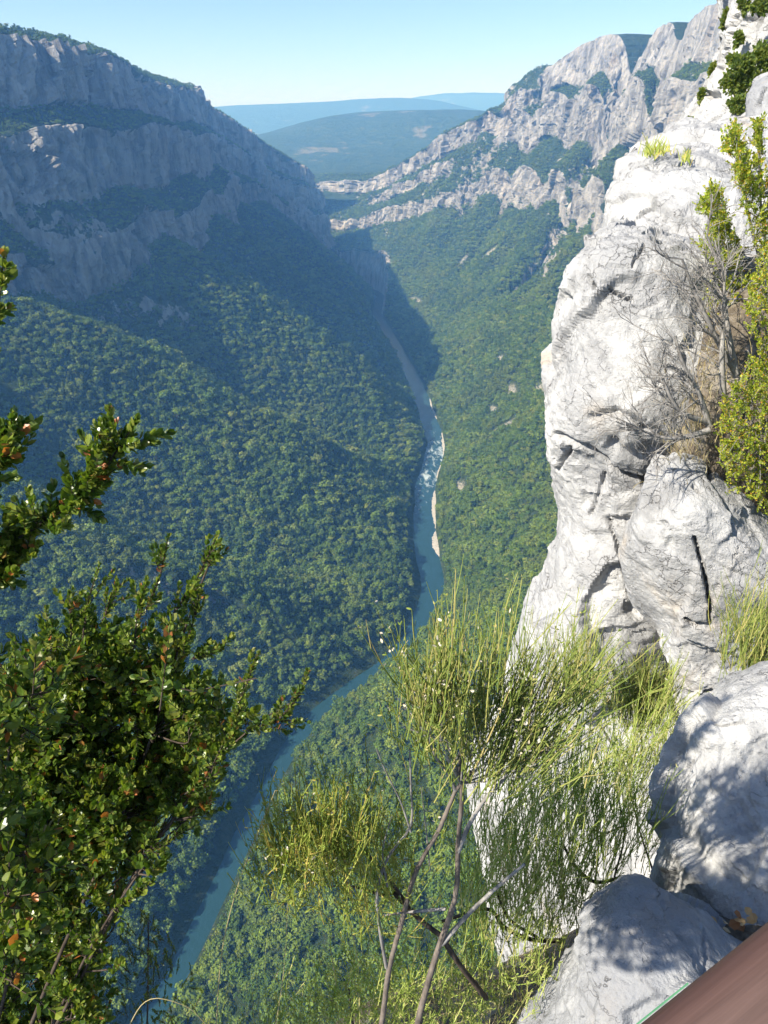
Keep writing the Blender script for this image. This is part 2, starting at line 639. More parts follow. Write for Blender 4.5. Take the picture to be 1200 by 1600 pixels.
M_DRY = mat_leaf('dry_leaf', [(0, (0.28, 0.12, 0.05)), (0.5, (0.5, 0.3, 0.13)), (1, (0.62, 0.46, 0.26))], 0.2, 0.6, 0.3, (1, 0.9, 0.6))
M_BARK = mat_bark('grey_brown_bark', (0.09, 0.075, 0.065), (0.24, 0.2, 0.165))
M_BARKG = mat_bark('weathered_grey_bark', (0.14, 0.13, 0.12), (0.36, 0.34, 0.31))
M_BARKD = mat_bark('dark_bark', (0.035, 0.026, 0.02), (0.11, 0.085, 0.065))
M_OAK = mat_tree('oak_foliage', [(0, (0.11, 0.19, 0.03)), (0.4, (0.18, 0.28, 0.042)), (0.85, (0.25, 0.34, 0.055)), (1, (0.32, 0.36, 0.075))])
M_PINE = mat_tree('pine_foliage', [(0, (0.085, 0.155, 0.032)), (0.6, (0.13, 0.215, 0.042)), (1, (0.185, 0.25, 0.055))])

# ------------------------------------------------------------------ the gorge
WATER = -400.0
RIVER = np.array([(-190, -150), (-172, 0), (-140, 150), (-105, 245), (-84, 331), (-57, 412), (16, 502), (46, 590), (44, 674), (51, 812), (70, 931),
                  (64, 1080), (50, 1240), (20, 1450), (-15, 1705), (-25, 1952), (-95, 2050), (-200, 2150), (-380, 2230), (-620, 2270)], float)
RS = np.concatenate([[0], np.cumsum(np.linalg.norm(np.diff(RIVER, axis=0), axis=1))])
RT_BY_Y = lambda y: np.interp(y, RIVER[:16, 1], RS[:16])


def river_at(s):
    P = spline(RS, RIVER, s)
    Q = spline(RS, RIVER, np.asarray(s) + 2.0)
    T = unit(Q - P)
    return P, T, np.stack([T[:, 1], -T[:, 0]], 1)        # point, tangent, side to the right


# (arc position on the river, edge x, edge y, edge z)
def rs(y):
    return float(np.interp(y, RIVER[:, 1], RS))


EDGE_L = np.array([(rs(-150), -660, -150, 50), (rs(245), -650, 350, 55), (rs(502), -620, 600, 62), (rs(674), -540, 790, 74), (rs(931), -425, 1000, 88),
                   (rs(1080), -412, 1238, 84), (rs(1240), -410, 1433, 68), (rs(1450), -410, 1660, 58), (rs(1705), -404, 1815, 36), (rs(1840), -310, 1945, -42),
                   (rs(1952), -228, 2010, -92), (rs(2050), -180, 2060, -136), (rs(2120), -235, 2085, -150), (rs(2200), -330, 2125, -150), (rs(2240), -480, 2160, -140), (rs(2270), -690, 2190, -120)])
EDGE_R = np.array([(rs(-150), 420, -200, 140), (rs(245), 440, 150, 140), (rs(502), 455, 500, 140), (rs(674), 465, 750, 142), (rs(812), 470, 950, 142),
                   (rs(931), 475, 1150, 142), (rs(1080), 478, 1330, 143), (rs(1240), 482, 1450, 143), (rs(1400), 490, 1640, 136), (rs(1550), 462, 1730, 142),
                   (rs(1660), 428, 1810, 140), (rs(1740), 385, 1890, 108), (rs(1800), 340, 1950, 92), (rs(1860), 288, 2010, 28), (rs(1952), 194, 2100, -25), (rs(2050), 120, 2200, -82),
                   (rs(2110), 19, 2330, -140), (rs(2170), -205, 2500, -160), (rs(2230), -450, 2600, -165), (rs(2270), -740, 2700, -165)])
PROF_L = np.array([(0, 0), (.05, .04), (.35, .23), (.69, .50), (.712, .60), (.79, .66), (.812, .79), (.90, .83), (.925, .97), (1, 1)])
PROF_R = np.array([(0, 0), (.02, .01), (.3, .185), (.62, .42), (.68, .47), (.695, .57), (.85, .66), (.875, .83), (.955, .87), (1, 1)])
PROF_F = np.array([(0, 0), (.05, .26), (.18, .33), (.34, .44), (.37, .56), (.52, .64), (.56, .74), (.72, .80), (.75, .95), (1, 1)])


def wall(side):
    """One side of the gorge, lofted from the river bank up to the plateau edge and back over the plateau."""
    E = EDGE_L if side < 0 else EDGE_R
    ns = 760
    # denser where it is seen from nearby
    s = np.interp(np.linspace(0, 1, ns), [0, 0.08, 0.45, 0.9, 1.0], [RS[0], rs(120), rs(1000), rs(2130), RS[-1]])
    P, T, N = river_at(s)
    half = 4.4 + 6.2 * smooth(rs(480), rs(650), s) + 2.2 * noise(np.stack([s / 45, s * 0, s * 0 + side], 1), 3)
    B = P + side * N * half[:, None]
    Ed = spline(E[:, 0], E[:, 1:], s)
    far = smooth(rs(1650), rs(1950), s)[:, None, None] if side > 0 else np.zeros((ns, 1, 1))
    prof = PROF_L[None] if side < 0 else PROF_R[None] * (1 - far) + PROF_F[None] * far
    prof = np.broadcast_to(prof, (ns, 10, 2)).copy()
    # bands of cliff wander up and down along the valley
    for k in range(2, 9):
        jw = noise(np.stack([s / 170, s * 0 + k * 3.7, s * 0 + side * 5], 1), 11) * 0.035
        jf = noise(np.stack([s / 140, s * 0 + k * 5.1, s * 0 + side * 9], 1), 12) * 0.03
        prof[:, k, 0] += jw
        prof[:, k, 1] += jf
    prof[:, 1:, 0] = np.maximum.accumulate(prof[:, 1:, 0], 1)
    prof[:, :, 1] = np.maximum.accumulate(prof[:, :, 1], 1)
    prof[:, -1] = 1
    seg = np.array([3, 42, 50, 28, 22, 34, 22, 36, 18])
    if side > 0:
        seg = np.array([8, 42, 50, 22, 22, 26, 38, 24, 18])
    G = []
    tv = []
    for k in range(9):
        for q in range(seg[k]):
            a = q / seg[k]
            G.append(prof[:, k] * (1 - a) + prof[:, k + 1] * a)
            tv.append((k + a))
    G.append(prof[:, 9])
    W = np.stack(G, 1)                         # ns, nv, 2
    # round the joints a little
    for _ in range(2):
        W[:, 1:-1] = 0.25 * W[:, :-2] + 0.5 * W[:, 1:-1] + 0.25 * W[:, 2:]
    nv = W.shape[1]
    X = np.empty((ns, nv, 3))
    X[..., :2] = B[:, None] + (Ed[:, None, :2] - B[:, None]) * W[..., :1]
    X[..., 2] = WATER - 1.0 + (Ed[:, None, 2] - WATER + 1.0) * W[..., 1]
    w = W[..., 0]
    x, y = X[..., 0], X[..., 1]
    mid = smooth(0.03, 0.12, w) * (1 - smooth(0.9, 1.0, w))
    if side < 0:
        xr = np.interp(y, RIVER[:16, 1], RIVER[:16, 0])
        q = y - 0.14 * (x - xr) + 22 * noise(np.stack([x / 160, y / 160, x * 0], -1), 21)
        amp = smooth(0.03, 0.2, w) * (1 - smooth(0.55, 0.9, w))
        u = ((q - 752 + 0.54 * 272) / 272) % 1.0
        ridge = np.where(u < 0.54, u / 0.54, (1 - u) / 0.46)          # gentle near flank, steep far flank
        X[..., 2] += amp * ((72 + 26 * noise(np.stack([q / 240, x * 0, x * 0], -1), 24)) * (ridge ** 1.1) - 36 + 7 * noise(np.stack([q / 50, x / 120, x * 0], -1), 22))
    else:
        q = 0.79 * x - 0.61 * y
        amp = smooth(0.12, 0.4, w)
        g0 = 0.79 * 460 - 0.61 * 1640

        def gully(c, width, depth, lo, hi):
            d = (q - c) / width
            return depth * np.exp(-d * d) * smooth(lo, lo + 0.2, w) * (1 - smooth(hi, hi + 0.1, w))
        X[..., 2] -= gully(g0, 30, 85, 0.3, 0.975)
        X[..., 2] -= gully(g0 + 150, 26, 55, 0.35, 0.96)
        X[..., 2] -= gully(g0 - 120, 26, 28, 0.3, 0.93)
        X[..., 2] -= gully(g0 - 230, 24, 28, 0.25, 0.93)
        X[..., 2] -= gully(g0 - 340, 24, 25, 0.25, 0.9)
        X[..., 2] -= gully(g0 + 60, 16, 25, 0.3, 0.9)
        X[..., 2] += amp * (1 - smooth(0.85, 1, w)) * 6 * noise(np.stack([q / 36, (x + y) / 260, q * 0], -1), 23)
    # normals of the smooth form
    du = np.gradient(X, axis=0)
    dv = np.gradient(X, axis=1)
    Nn = unit(np.cross(du, dv)) * (-side)
    Nn = np.where(Nn[..., 2:] < -0.2, -Nn, Nn)
    steep = smooth(0.72, 0.45, Nn[..., 2])
    Q = X * np.array([1, 1, 0.42])
    Q = Q + 6 * np.stack([noise(X / 30, 28), noise(X / 30, 29), noise(X / 30, 30)], -1)
    band = X[..., 2] / 17 + 1.2 * noise(X / 80, 47)
    disp = steep * (24 * fbm(Q / 110, 2, 31) + 5 * ridged(Q / 42, 2, 33) + 26 * facets(Q / np.array([38, 38, 42]), 35) + 10 * facets(Q / np.array([13, 13, 22]), 36) + 4 * facets(Q / np.array([6, 6, 7]), 37) + 1.4 * noise(Q / 5, 39)
                    - 10 * np.exp(-(noise(Q / np.array([24, 24, 60]), 38) / .08) ** 2) - 3.5 * np.exp(-(noise(Q / np.array([9, 9, 24]), 34) / .09) ** 2)
                    + 1.1 * (0.5 - (band - np.floor(band))))
    disp += (1 - steep) * (5 * fbm(X / 60, 3, 41) + 1.3 * ridged(X / 13, 2, 44))
    edge = 1 - 0.75 * smooth(0.93, 1.0, w)
    foot = smooth(0.0, 0.05, w)
    X += Nn * (disp * edge * foot)[..., None]
    # over the plateau
    back = unit(Ed[:, :2] - B)
    rows = []
    for k, dist in enumerate((4, 10, 20, 36, 60, 100, 170, 300, 480)):
        R = np.empty((ns, 3))
        R[:, :2] = X[:, -1, :2] + back * dist
        R[:, 2] = X[:, -1, 2] + 0.05 * min(dist, 40) * np.clip(Ed[:, 2] / 80, -0.6, 1) + 3.0 * fbm(np.stack([R[:, 0] / 40, R[:, 1] / 40, R[:, 0] * 0], 1), 3, 51) * min(1, dist / 10)
        if dist > 100:
            R[:, 2] -= (dist - 100) * 0.05
        rows.append(R)
    X = np.concatenate([X, np.stack(rows, 1)], 1)
    du = np.gradient(X, axis=0)
    dv = np.gradient(X, axis=1)
    N2 = unit(np.cross(du, dv)) * (-side)
    nz = np.abs(N2[..., 2])
    ww = np.concatenate([w, np.ones((ns, 9)) * 1.2], 1)
    nzs = np.concatenate([np.abs(Nn[..., 2]), np.ones((ns, 9))], 1)
    rock = 0.35 * smooth(0.74, 0.42, nz) + 0.65 * smooth(0.66, 0.48, nzs) if side < 0 else 0.3 * smooth(0.6, 0.3, nz) + 0.75 * smooth(0.6, 0.4, nzs)
    rock = rock + 0.16 * smooth(0.5, 0.75, ww) * (ww < 1.05) + 0.40 * fbm(X / 50, 3, 61) + 0.55 * fbm(X / 15, 3, 64)
    if side < 0:
        low = smooth(0.07, 0.03, ww)
        rock += low * (0.25 * smooth(rs(520), rs(440), s)[:, None] - 0.35 + 0.9 * fbm(X / 24, 3, 66)) - 0.45 * (ww < 0.55) * (ww > 0.06)
    else:
        rock += 0.22 * far[..., 0] * smooth(0.9, 0.6, ww) - 0.12 * (ww < 0.55) * (1 - far[..., 0])
    scree = np.zeros(X.shape[:2])
    if side > 0:
        px, py, _ = project(X)
        for (cx, cy, rx, ry, ang) in ((718, 765, 14, 22, 0.3), (785, 668, 42, 6, -0.55), (845, 610, 13, 18, 0), (800, 610, 12, 16, 0), (780, 560, 12, 6, -0.5), (770, 640, 10, 10, 0),
                                      (765, 395, 30, 4, -0.7), (725, 405, 24, 4, -0.85), (780, 745, 14, 5, 0), (812, 905, 8, 5, 0), (650, 470, 14, 8, 0.3)):
            a, c = px - cx, py - cy
            a, c = a * math.cos(ang) + c * math.sin(ang), -a * math.sin(ang) + c * math.cos(ang)
            scree = np.maximum(scree, 0.8 * np.exp(-(a / rx) ** 2 - (c / ry) ** 2))
        dist = np.abs(ww)
        scree = np.maximum(scree, smooth(0.02, 0.0, dist) * 0.42)
    name = 'mountain_left' if side < 0 else 'mountain_right'
    me = grid_mesh(name, X, flip=(side > 0), attrs={'rock': rock, 'scree': scree}, smooth_shade=False)
    o = put(name, me, M_MOUNT)
    tag(o, kind='structure')
    return X, rock, scree, N2, ww


XL = wall(-1)
XR = wall(1)

# the river
ss = np.linspace(RS[0], RS[-1], 700)
P, T, N = river_at(ss)
cols = np.linspace(-26, 26, 15)
Wt = np.empty((700, 15, 3))
Wt[..., :2] = P[:, None] + N[:, None] * cols[None, :, None]
Wt[..., 2] = WATER
foam_sheen = 0.28 * fbm(np.stack([ss / 55, ss * 0, ss * 0], 1), 2, 71)[:, None] + 0.0 * cols[None]  # pale reaches: rapids foam together with sky reflection painted into the colour
foam_sheen = foam_sheen + 0.5 * np.exp(-((ss - rs(880)) / 150) ** 2)[:, None] + 0.22 * np.exp(-((ss - rs(1780)) / 150) ** 2)[:, None] + 0.2 * np.exp(-((ss - rs(1200)) / 60) ** 2)[:, None]
river = put('river', grid_mesh('river', Wt, attrs={'foam_sheen': foam_sheen}), M_WATER)
tag(river, kind='structure')


def gravel_bar(y0, y1, width, offset):
    n, c = 120, 9
    s = np.linspace(rs(y0), rs(y1), n)
    P, T, N = river_at(s)
    prof = np.sin(np.linspace(0, math.pi, n)) ** 0.6
    jag = 1 + 0.35 * fbm(np.stack([s / 14, s * 0, s * 0], 1), 3, 73)
    G = np.empty((n, c, 3))
    for k in range(c):
        a = k / (c - 1)
        off = 12.5 + offset - width * prof * jag * (1 - a)
        G[:, k, :2] = P + N * off[:, None]
        G[:, k, 2] = WATER - 0.25 + 1.3 * math.sin(a * 1.4) * prof + 0.25 * noise(np.stack([G[:, k, 0] / 3, G[:, k, 1] / 3, s * 0], 1), 74)
    return tag(put('gravel_bar', grid_mesh('gravel_bar', G), M_GRAVEL), kind='structure')


for a in ((640, 710, 10, 3), (690, 830, 9, 4), (810, 905, 7, 4), (880, 1010, 8, 4), (1010, 1150, 8, 4), (300, 345, 4, 3)):
    gravel_bar(*a)

# the country beyond the gorge
def hills():
    nx, ny = 260, 230
    ys = 2250 * (12500 / 2250.0) ** np.linspace(0, 1, ny)
    G = np.empty((ny, nx, 3))
    for j, y in enumerate(ys):
        half = 0.62 * y + 500
        G[j, :, 0] = np.linspace(-half, half, nx)
        G[j, :, 1] = y
    x, y = G[..., 0], G[..., 1]
    z = -178 + 25 * fbm(np.stack([x / 900, y / 900, x * 0], -1), 3, 81)

    def ridge(cx, cy, rx, ry, h):
        return h * np.exp(-(np.abs((x - cx) / rx)) ** 2.2 - ((y - cy) / ry) ** 2)
    z += ridge(-60, 4100, 720, 700, 178) + ridge(620, 3700, 500, 600, 120)
    z += ridge(-1300, 7600, 2600, 900, 250) + ridge(300, 7600, 900, 800, 130)
    z += ridge(900, 10600, 1500, 1000, 285) + ridge(2300, 10800, 1800, 1000, 170) + ridge(-2500, 11000, 3500, 900, 150)
    z += 14 * fbm(np.stack([x / 350, y / 350, x * 0], -1), 4, 83)
    z = np.where(y < 3000, z - smooth(2700, 2250, y) * 30, z)
    px, py, _ = project(np.stack([x, y, z], -1))
    field = np.zeros_like(z)
    field = np.maximum(field, np.exp(-((y - 5700) / 300) ** 2 - ((x + 950) / 560) ** 2) * 1.3)
    field = np.maximum(field, np.exp(-((y - 4700) / 140) ** 2 - ((x + 900) / 330) ** 2) * 1.3)
    field = np.maximum(field, np.exp(-((y - 8600) / 350) ** 2 - ((x - 700) / 500) ** 2) * 0.6)
    G[..., 2] = z
    rock = 0.0 * y
    return tag(put('hills', grid_mesh('hills', G, flip=True, attrs={'field': field, 'rock': rock}), M_HILL), kind='structure')


hills()


# ------------------------------------------------------------------ the woods on both slopes
def tree_mesh(seed, kind):
    """Crown of leaf clumps and a tapered trunk with limbs; about one unit tall."""
    r = np.random.default_rng(seed)
    crown, trunk = MB(), MB()
    H = 1.0
    if kind == 'oak':
        nc, quads = 46, 9
        lobes = [(r.normal(0, .16), r.normal(0, .16), r.uniform(.5, .78), r.uniform(.2, .3)) for _ in range(6)] + [(0, 0, .6, .32)]
    else:
        nc, quads = 44, 9
        lobes = [(r.normal(0, .06), r.normal(0, .06), z, .30 * (1.05 - z) + .05) for z in np.linspace(.3, .92, 7)]
    cs = []
    for k in range(nc):
        lx, ly, lz, lr = lobes[k % len(lobes)]
        d = unit(r.normal(size=3)) * lr * r.uniform(.65, 1.05)
        d[2] *= .8
        cs.append(np.array([lx, ly, lz]) + d)
    cs = np.array(cs)
    n = nc * quads
    C = np.repeat(cs, quads, 0) + r.normal(0, .035, (n, 3))
    out = unit(C - np.array([0, 0, .52]))
    nrm = unit(out + r.normal(0, .55, (n, 3)))
    a = unit(np.cross(nrm, r.normal(size=(n, 3))))
    b = np.cross(nrm, a)
    sz = r.uniform(.035, .062, n)[:, None]
    V = np.stack([C - a * sz - b * sz * .4, C + a * sz * .3 - b * sz, C + a * sz + b * sz * .5, C - a * sz * .4 + b * sz], 1)
    crown.add(V.reshape(-1, 3), np.arange(n * 4).reshape(n, 4))
    trunk.tube([(0, 0, -.12), (.01, 0, .2), (0, .015, .5), (.01, .01, .75)], [.035, .028, .018, .006], 5)
    for k in range(4):
        e = cs[r.integers(nc)]
        z0 = r.uniform(.25, .5)
        trunk.tube([(0, 0, z0), (e[0] * .5, e[1] * .5, (z0 + e[2]) / 2 - .02), tuple(e)], [.014, .009, .003], 4)
    return crown, trunk


TREES = []
for k in range(6):
    kind = 'oak' if k < 4 else 'pine'
    c, t = tree_mesh(100 + k, kind)
    cm, tm = c.mesh('tree_crown'), t.mesh('tree_trunk', True)
    cm.materials.append(M_OAK if kind == 'oak' else M_PINE)
    tm.materials.append(M_BARKD)
    # the same tree as one mesh, for the mass of the wood
    V = np.concatenate(c.V + t.V)
    Q = np.concatenate([np.concatenate(c.Q), np.concatenate(t.Q) + sum(len(v) for v in c.V)])
    whole = raw_mesh('tree_whole', V, Q)
    whole.materials.append(M_OAK if kind == 'oak' else M_PINE)
    whole.materials.append(M_BARKD)
    mi = np.zeros(len(Q), np.int32)
    mi[sum(len(q) for q in c.Q):] = 1
    whole.polygons.foreach_set('material_index', mi)
    src = bpy.data.objects.new('tree_source', whole)
    TREES.append((kind, cm, tm, src))


def scatter(X, rock, scree, N2, ww, per, seed, wmax):
    r = np.random.default_rng(seed)
    A = np.linalg.norm(np.cross(X[1:, :-1] - X[:-1, :-1], X[:-1, 1:] - X[:-1, :-1]), axis=-1)
    px, py, dep = project(X[:-1, :-1])
    see = (px > -140) & (px < 1260) & (py < 1720) & (py > -40) & (X[:-1, :-1, 1] > 60)
    rk = rock[:-1, :-1] + 0.30 * fbm(X[:-1, :-1] / 22, 2, 91)
    dens = smooth(0.52, 0.2, rk) * (0.55 + 0.6 * smooth(-0.35, 0.1, fbm(X[:-1, :-1] / 38, 3, 92))) * (1 - smooth(0.3, 0.6, scree[:-1, :-1])) * see * (ww[:-1, :-1] > 0.012) * (ww[:-1, :-1] < wmax)
    lam = A * dens / per
    n = r.poisson(lam)
    ii = np.repeat(np.arange(n.size), n.ravel())
    i, j = np.unravel_index(ii, n.shape)
    a, b = r.random(len(i))[:, None], r.random(len(i))[:, None]
    P = (X[i, j] * (1 - a) * (1 - b) + X[i + 1, j] * a * (1 - b) + X[i, j + 1] * (1 - a) * b + X[i + 1, j + 1] * a * b)
    ln = fbm(P / 70, 2, 93)
    h = np.clip((5.3 + 2.6 * ln) * np.exp(r.normal(0, .32, len(P))), 2.2, 14) * (1 - 0.45 * smooth(0.45, 0.9, ww[i, j]))
    return P, h, ww[i, j]


PL, HL, WL = scatter(*XL, 12.5, 5, 1.06)
PR, HR, WR = scatter(*XR, 11.5, 6, 1.06)
HR = HR * 0.95
PT = np.concatenate([PL, PR])
HT = np.concatenate([HL, HR])
SIDE = np.concatenate([np.zeros(len(PL)), np.ones(len(PR))])
WT = np.concatenate([WL, WR])
rt = np.random.default_rng(17)
kindn = fbm(PT / 90, 2, 95) + rt.normal(0, .35, len(PT))
VAR = np.where(kindn > 0.12, rt.integers(4, 6, len(PT)), rt.integers(0, 4, len(PT)))
ROT = rt.uniform(0, 6.283, len(PT))
WID = np.clip(rt.normal(1.12, .16, len(PT)), .8, 1.6)
WID = np.where(VAR >= 4, WID * .95, WID)
px, py, dep = project(PT)
size = HT / dep
FG_POLY = [(0, 840), (360, 830), (500, 1040), (430, 1150), (300, 1330), (300, 1600), (0, 1600)]


def inside(px, py, poly):
    c = np.zeros(np.shape(px), bool)
    n = len(poly)
    for k in range(n):
        x0, y0 = poly[k]
        x1, y1 = poly[(k + 1) % n]
        if y0 == y1:
            continue
        hit = ((y0 > py) != (y1 > py)) & (px < (x1 - x0) * (py - y0) / (y1 - y0) + x0)
        c ^= hit
    return c


ROCK_POLY = [(960, 370), (863, 640), (880, 790), (815, 1030), (740, 1250), (740, 1600), (1200, 1600), (1200, 0), (1130, 0)]
BROOM_POLY = [(420, 1240), (640, 1060), (880, 1050), (900, 1600), (430, 1600)]
vis = (px > 4) & (px < 1196) & (py > 4) & (py < 1590) & ~inside(px, py, FG_POLY) & ~inside(px, py, ROCK_POLY) & ~inside(px, py, BROOM_POLY)
pick = np.zeros(len(PT), bool)
for sd in (0, 1):
    cand = np.where(vis & (SIDE == sd) & (WT < 0.75))[0]
    pick[cand[np.argsort(-size[cand])[:150]]] = True

ZONES = {}
for i in np.where(pick)[0]:
    v = int(VAR[i])
    kind, cm, tm, _ = TREES[v]
    root = empty('pine_tree' if kind == 'pine' else 'oak_tree', PT[i] - np.array([0, 0, .3]))
    root.scale = (HT[i] * WID[i], HT[i] * WID[i], HT[i])
    root.rotation_euler = (0, 0, ROT[i])
    for nm, me in (('crown', cm), ('trunk', tm)):
        o = bpy.data.objects.new(nm, me)
        COL.objects.link(o)
        o.parent = root
    shape = 'narrow dark green pine' if kind == 'pine' else 'round green oak'
    if SIDE[i] == 0:
        if WT[i] < 0.14:
            z, g = 'rooted just above the left bank of the river', 'trees above the left river bank'
        else:
            if py[i] < 820:
                z, g = 'in the wood left of the river, above the dense bush', 'trees of the upper wood left of the river'
            elif px[i] > 520:
                z, g = 'on the spur left of the narrow river', 'trees of the spur left of the river'
            else:
                z, g = 'in the wood left of the river, beside the dense bush', 'trees of the lower wood left of the river'
    else:
        if py[i] > 1380:
            z, g = 'on the steep slope seen past the broom at the bottom edge', 'trees on the slope at the bottom edge'
        elif WT[i] < 0.1:
            z, g = 'rooted just above the right bank of the river', 'trees above the right river bank'
        else:
            z, g = 'on the sunny slope between the river and the white rock', 'trees of the sunny slope'
    tag(root, shape + ' ' + z, 'tree', g + (', pines' if kind == 'pine' else ', oaks'))


def forest(name, mask):
    idx = np.where(mask & ~pick)[0]
    me = bpy.data.meshes.new(name)
    me.vertices.add(len(idx))
    me.vertices.foreach_set('co', (PT[idx] - np.array([0, 0, .3])).astype(np.float32).ravel())
    for k, v, typ in (('height', HT[idx], 'FLOAT'), ('wide', WID[idx], 'FLOAT'), ('turn', ROT[idx], 'FLOAT'), ('sort', VAR[idx], 'INT')):
        a = me.attributes.new(k, typ, 'POINT')
        a.data.foreach_set('value', np.ascontiguousarray(v, dtype=np.int32 if typ == 'INT' else np.float32))
    o = bpy.data.objects.new(name, me)
    COL.objects.link(o)
    ng = bpy.data.node_groups.new(name + '_nodes', 'GeometryNodeTree')
    ng.interface.new_socket('Geometry', in_out='INPUT', socket_type='NodeSocketGeometry')
    ng.interface.new_socket('Geometry', in_out='OUTPUT', socket_type='NodeSocketGeometry')
    N = ng.nodes.new
    gi, go = N('NodeGroupInput'), N('NodeGroupOutput')
    iop = N('GeometryNodeInstanceOnPoints')
    jn = N('GeometryNodeJoinGeometry')
    for kind, cm, tm, src in reversed(TREES):
        oi = N('GeometryNodeObjectInfo')
        oi.inputs['Object'].default_value = src
        oi.inputs['As Instance'].default_value = True
        ng.links.new(oi.outputs['Geometry'], jn.inputs[0])

    def attr(nm, typ='FLOAT'):
        a = N('GeometryNodeInputNamedAttribute')
        a.data_type = typ
        a.inputs['Name'].default_value = nm
        return a.outputs['Attribute']
    sc = N('ShaderNodeCombineXYZ')
    mu = N('ShaderNodeMath')
    mu.operation = 'MULTIPLY'
    ng.links.new(attr('height'), mu.inputs[0])
    ng.links.new(attr('wide'), mu.inputs[1])
    ng.links.new(mu.outputs[0], sc.inputs[0])
    ng.links.new(mu.outputs[0], sc.inputs[1])
    ng.links.new(attr('height'), sc.inputs[2])
    ro = N('ShaderNodeCombineXYZ')
    ng.links.new(attr('turn'), ro.inputs[2])
    ng.links.new(gi.outputs[0], iop.inputs['Points'])
    ng.links.new(jn.outputs[0], iop.inputs['Instance'])
    iop.inputs['Pick Instance'].default_value = True
    ng.links.new(attr('sort', 'INT'), iop.inputs['Instance Index'])
    ng.links.new(ro.outputs[0], iop.inputs['Rotation'])
    ng.links.new(sc.outputs[0], iop.inputs['Scale'])
    ng.links.new(iop.outputs[0], go.inputs[0])
    md = o.modifiers.new('wood', 'NODES')
    md.node_group = ng
    return o


f1 = forest('forest', SIDE == 0)
tag(f1, 'dense dark wood covering the shaded slope left of the river', 'forest', kind='stuff')
f2 = forest('forest', SIDE == 1)
tag(f2, 'sunlit green wood covering the slope right of the river', 'forest', kind='stuff')

# ------------------------------------------------------------------ the rock wall beside the viewpoint
def lattice(rows, nr, nc):
    """Smooth grid through rows of control points (px, py, Y)."""
    C = np.array([[at(*p) for p in r] for r in rows])            # R, C, 3
    R, K = C.shape[:2]
    rowlen = np.linalg.norm(np.diff(C, axis=0), axis=-1).mean(1)
    collen = np.linalg.norm(np.diff(C, axis=1), axis=-1).mean(0)
    tr = np.concatenate([[0], np.cumsum(rowlen)])
    tc = np.concatenate([[0], np.cumsum(collen)])
    A = spline(tr, C.reshape(R, -1), np.linspace(0, tr[-1], nr)).reshape(nr, K, 3)
    A = np.moveaxis(A, 1, 0).reshape(K, -1)
    A = spline(tc, A, np.linspace(0, tc[-1], nc)).reshape(nc, nr, 3)
    return np.moveaxis(A, 0, 1)


def polyline_distance(px, py, line):
    d = np.full(px.shape, 1e9)
    for (x0, y0), (x1, y1) in zip(line[:-1], line[1:]):
        vx, vy = x1 - x0, y1 - y0
        t = np.clip(((px - x0) * vx + (py - y0) * vy) / (vx * vx + vy * vy + 1e-9), 0, 1)
        d = np.minimum(d, np.hypot(px - x0 - t * vx, py - y0 - t * vy))
    return d


def rock(name, rows, nr, nc, mat, amp, scale, cracks=(), hollows=(), seed=0, label=None, strata=0.0):
    G = lattice(rows, nr, nc)
    du, dv = np.gradient(G, axis=0), np.gradient(G, axis=1)
    N = unit(np.cross(dv, du))
    mid = G[nr // 2, nc // 2]
    if N[nr // 2, nc // 2] @ mid > 0:
        N = -N
        flip = True
    else:
        flip = False
    px, py, _ = project(G)
    Q = G / scale
    wp = Q + 0.12 * np.stack([noise(Q * 1.3, seed + 1), noise(Q * 1.3, seed + 2), noise(Q * 1.3, seed + 3)], -1)
    rough = smooth(-.2, .45, noise(Q * .8, seed + 4))               # some faces are broken, some are smooth
    d = 0.16 * fbm(wp * 0.8, 2, seed + 5) + 1.05 * facets(wp * np.array([1.15, 1.15, .8]), seed + 15)
    d += (0.24 + 0.36 * rough) * facets(wp * np.array([2.6, 2.6, 3.4]), seed + 16) 
    # bedding joints
    bj = (G[..., 2] + .25 * G[..., 0]) / scale * 2.1 + .5 * noise(Q * .7, seed + 21)
    bj = np.abs(bj - np.round(bj))
    d -= 0.10 * np.exp(-(bj / .03) ** 2) * smooth(.0, .3, noise(Q * 1.2, seed + 22))
    if strata:
        d += strata * np.sin(G[..., 2] / scale * 16 + 4 * noise(Q * 1.5, seed + 16))
    for _ in range(1):                                            # no step narrower than the mesh can carry
        d[1:-1, 1:-1] = (4 * d[1:-1, 1:-1] + 2 * (d[:-2, 1:-1] + d[2:, 1:-1] + d[1:-1, :-2] + d[1:-1, 2:]) + d[:-2, :-2] + d[2:, 2:] + d[:-2, 2:] + d[2:, :-2]) / 16
    d += (0.06 + 0.13 * rough) * facets(Q * np.array([7, 7, 10]), seed + 17) + 0.05 * ridged(wp * 7, 2, seed + 10) * rough + 0.03 * noise(Q * 16, seed + 12) + 0.025 * noise(Q * 36, seed + 13)
    G = G + N * (amp * d)[..., None]
    wob = 2.5 * noise(np.stack([px / 12, py / 12, px * 0], -1), seed + 18) + 1.2 * noise(np.stack([px / 4, py / 4, px * 0], -1), seed + 19)
    for line, width, depth in cracks:
        e = polyline_distance(px + wob, py + wob * .7, line)
        G = G - N * (depth * np.exp(-(e / width) ** 2))[..., None]
    for cx, cy, rx, ry, depth in hollows:
        e = ((px + 2 * wob - cx) / rx) ** 2 + ((py + 2 * wob - cy) / ry) ** 2
        G = G - N * (.6 * depth * np.exp(-e ** 2))[..., None]
    me = grid_mesh(name, G, flip=not flip, smooth_shade=False)
    o = put(name, me, mat)
    tag(o, label, 'rock')
    return G


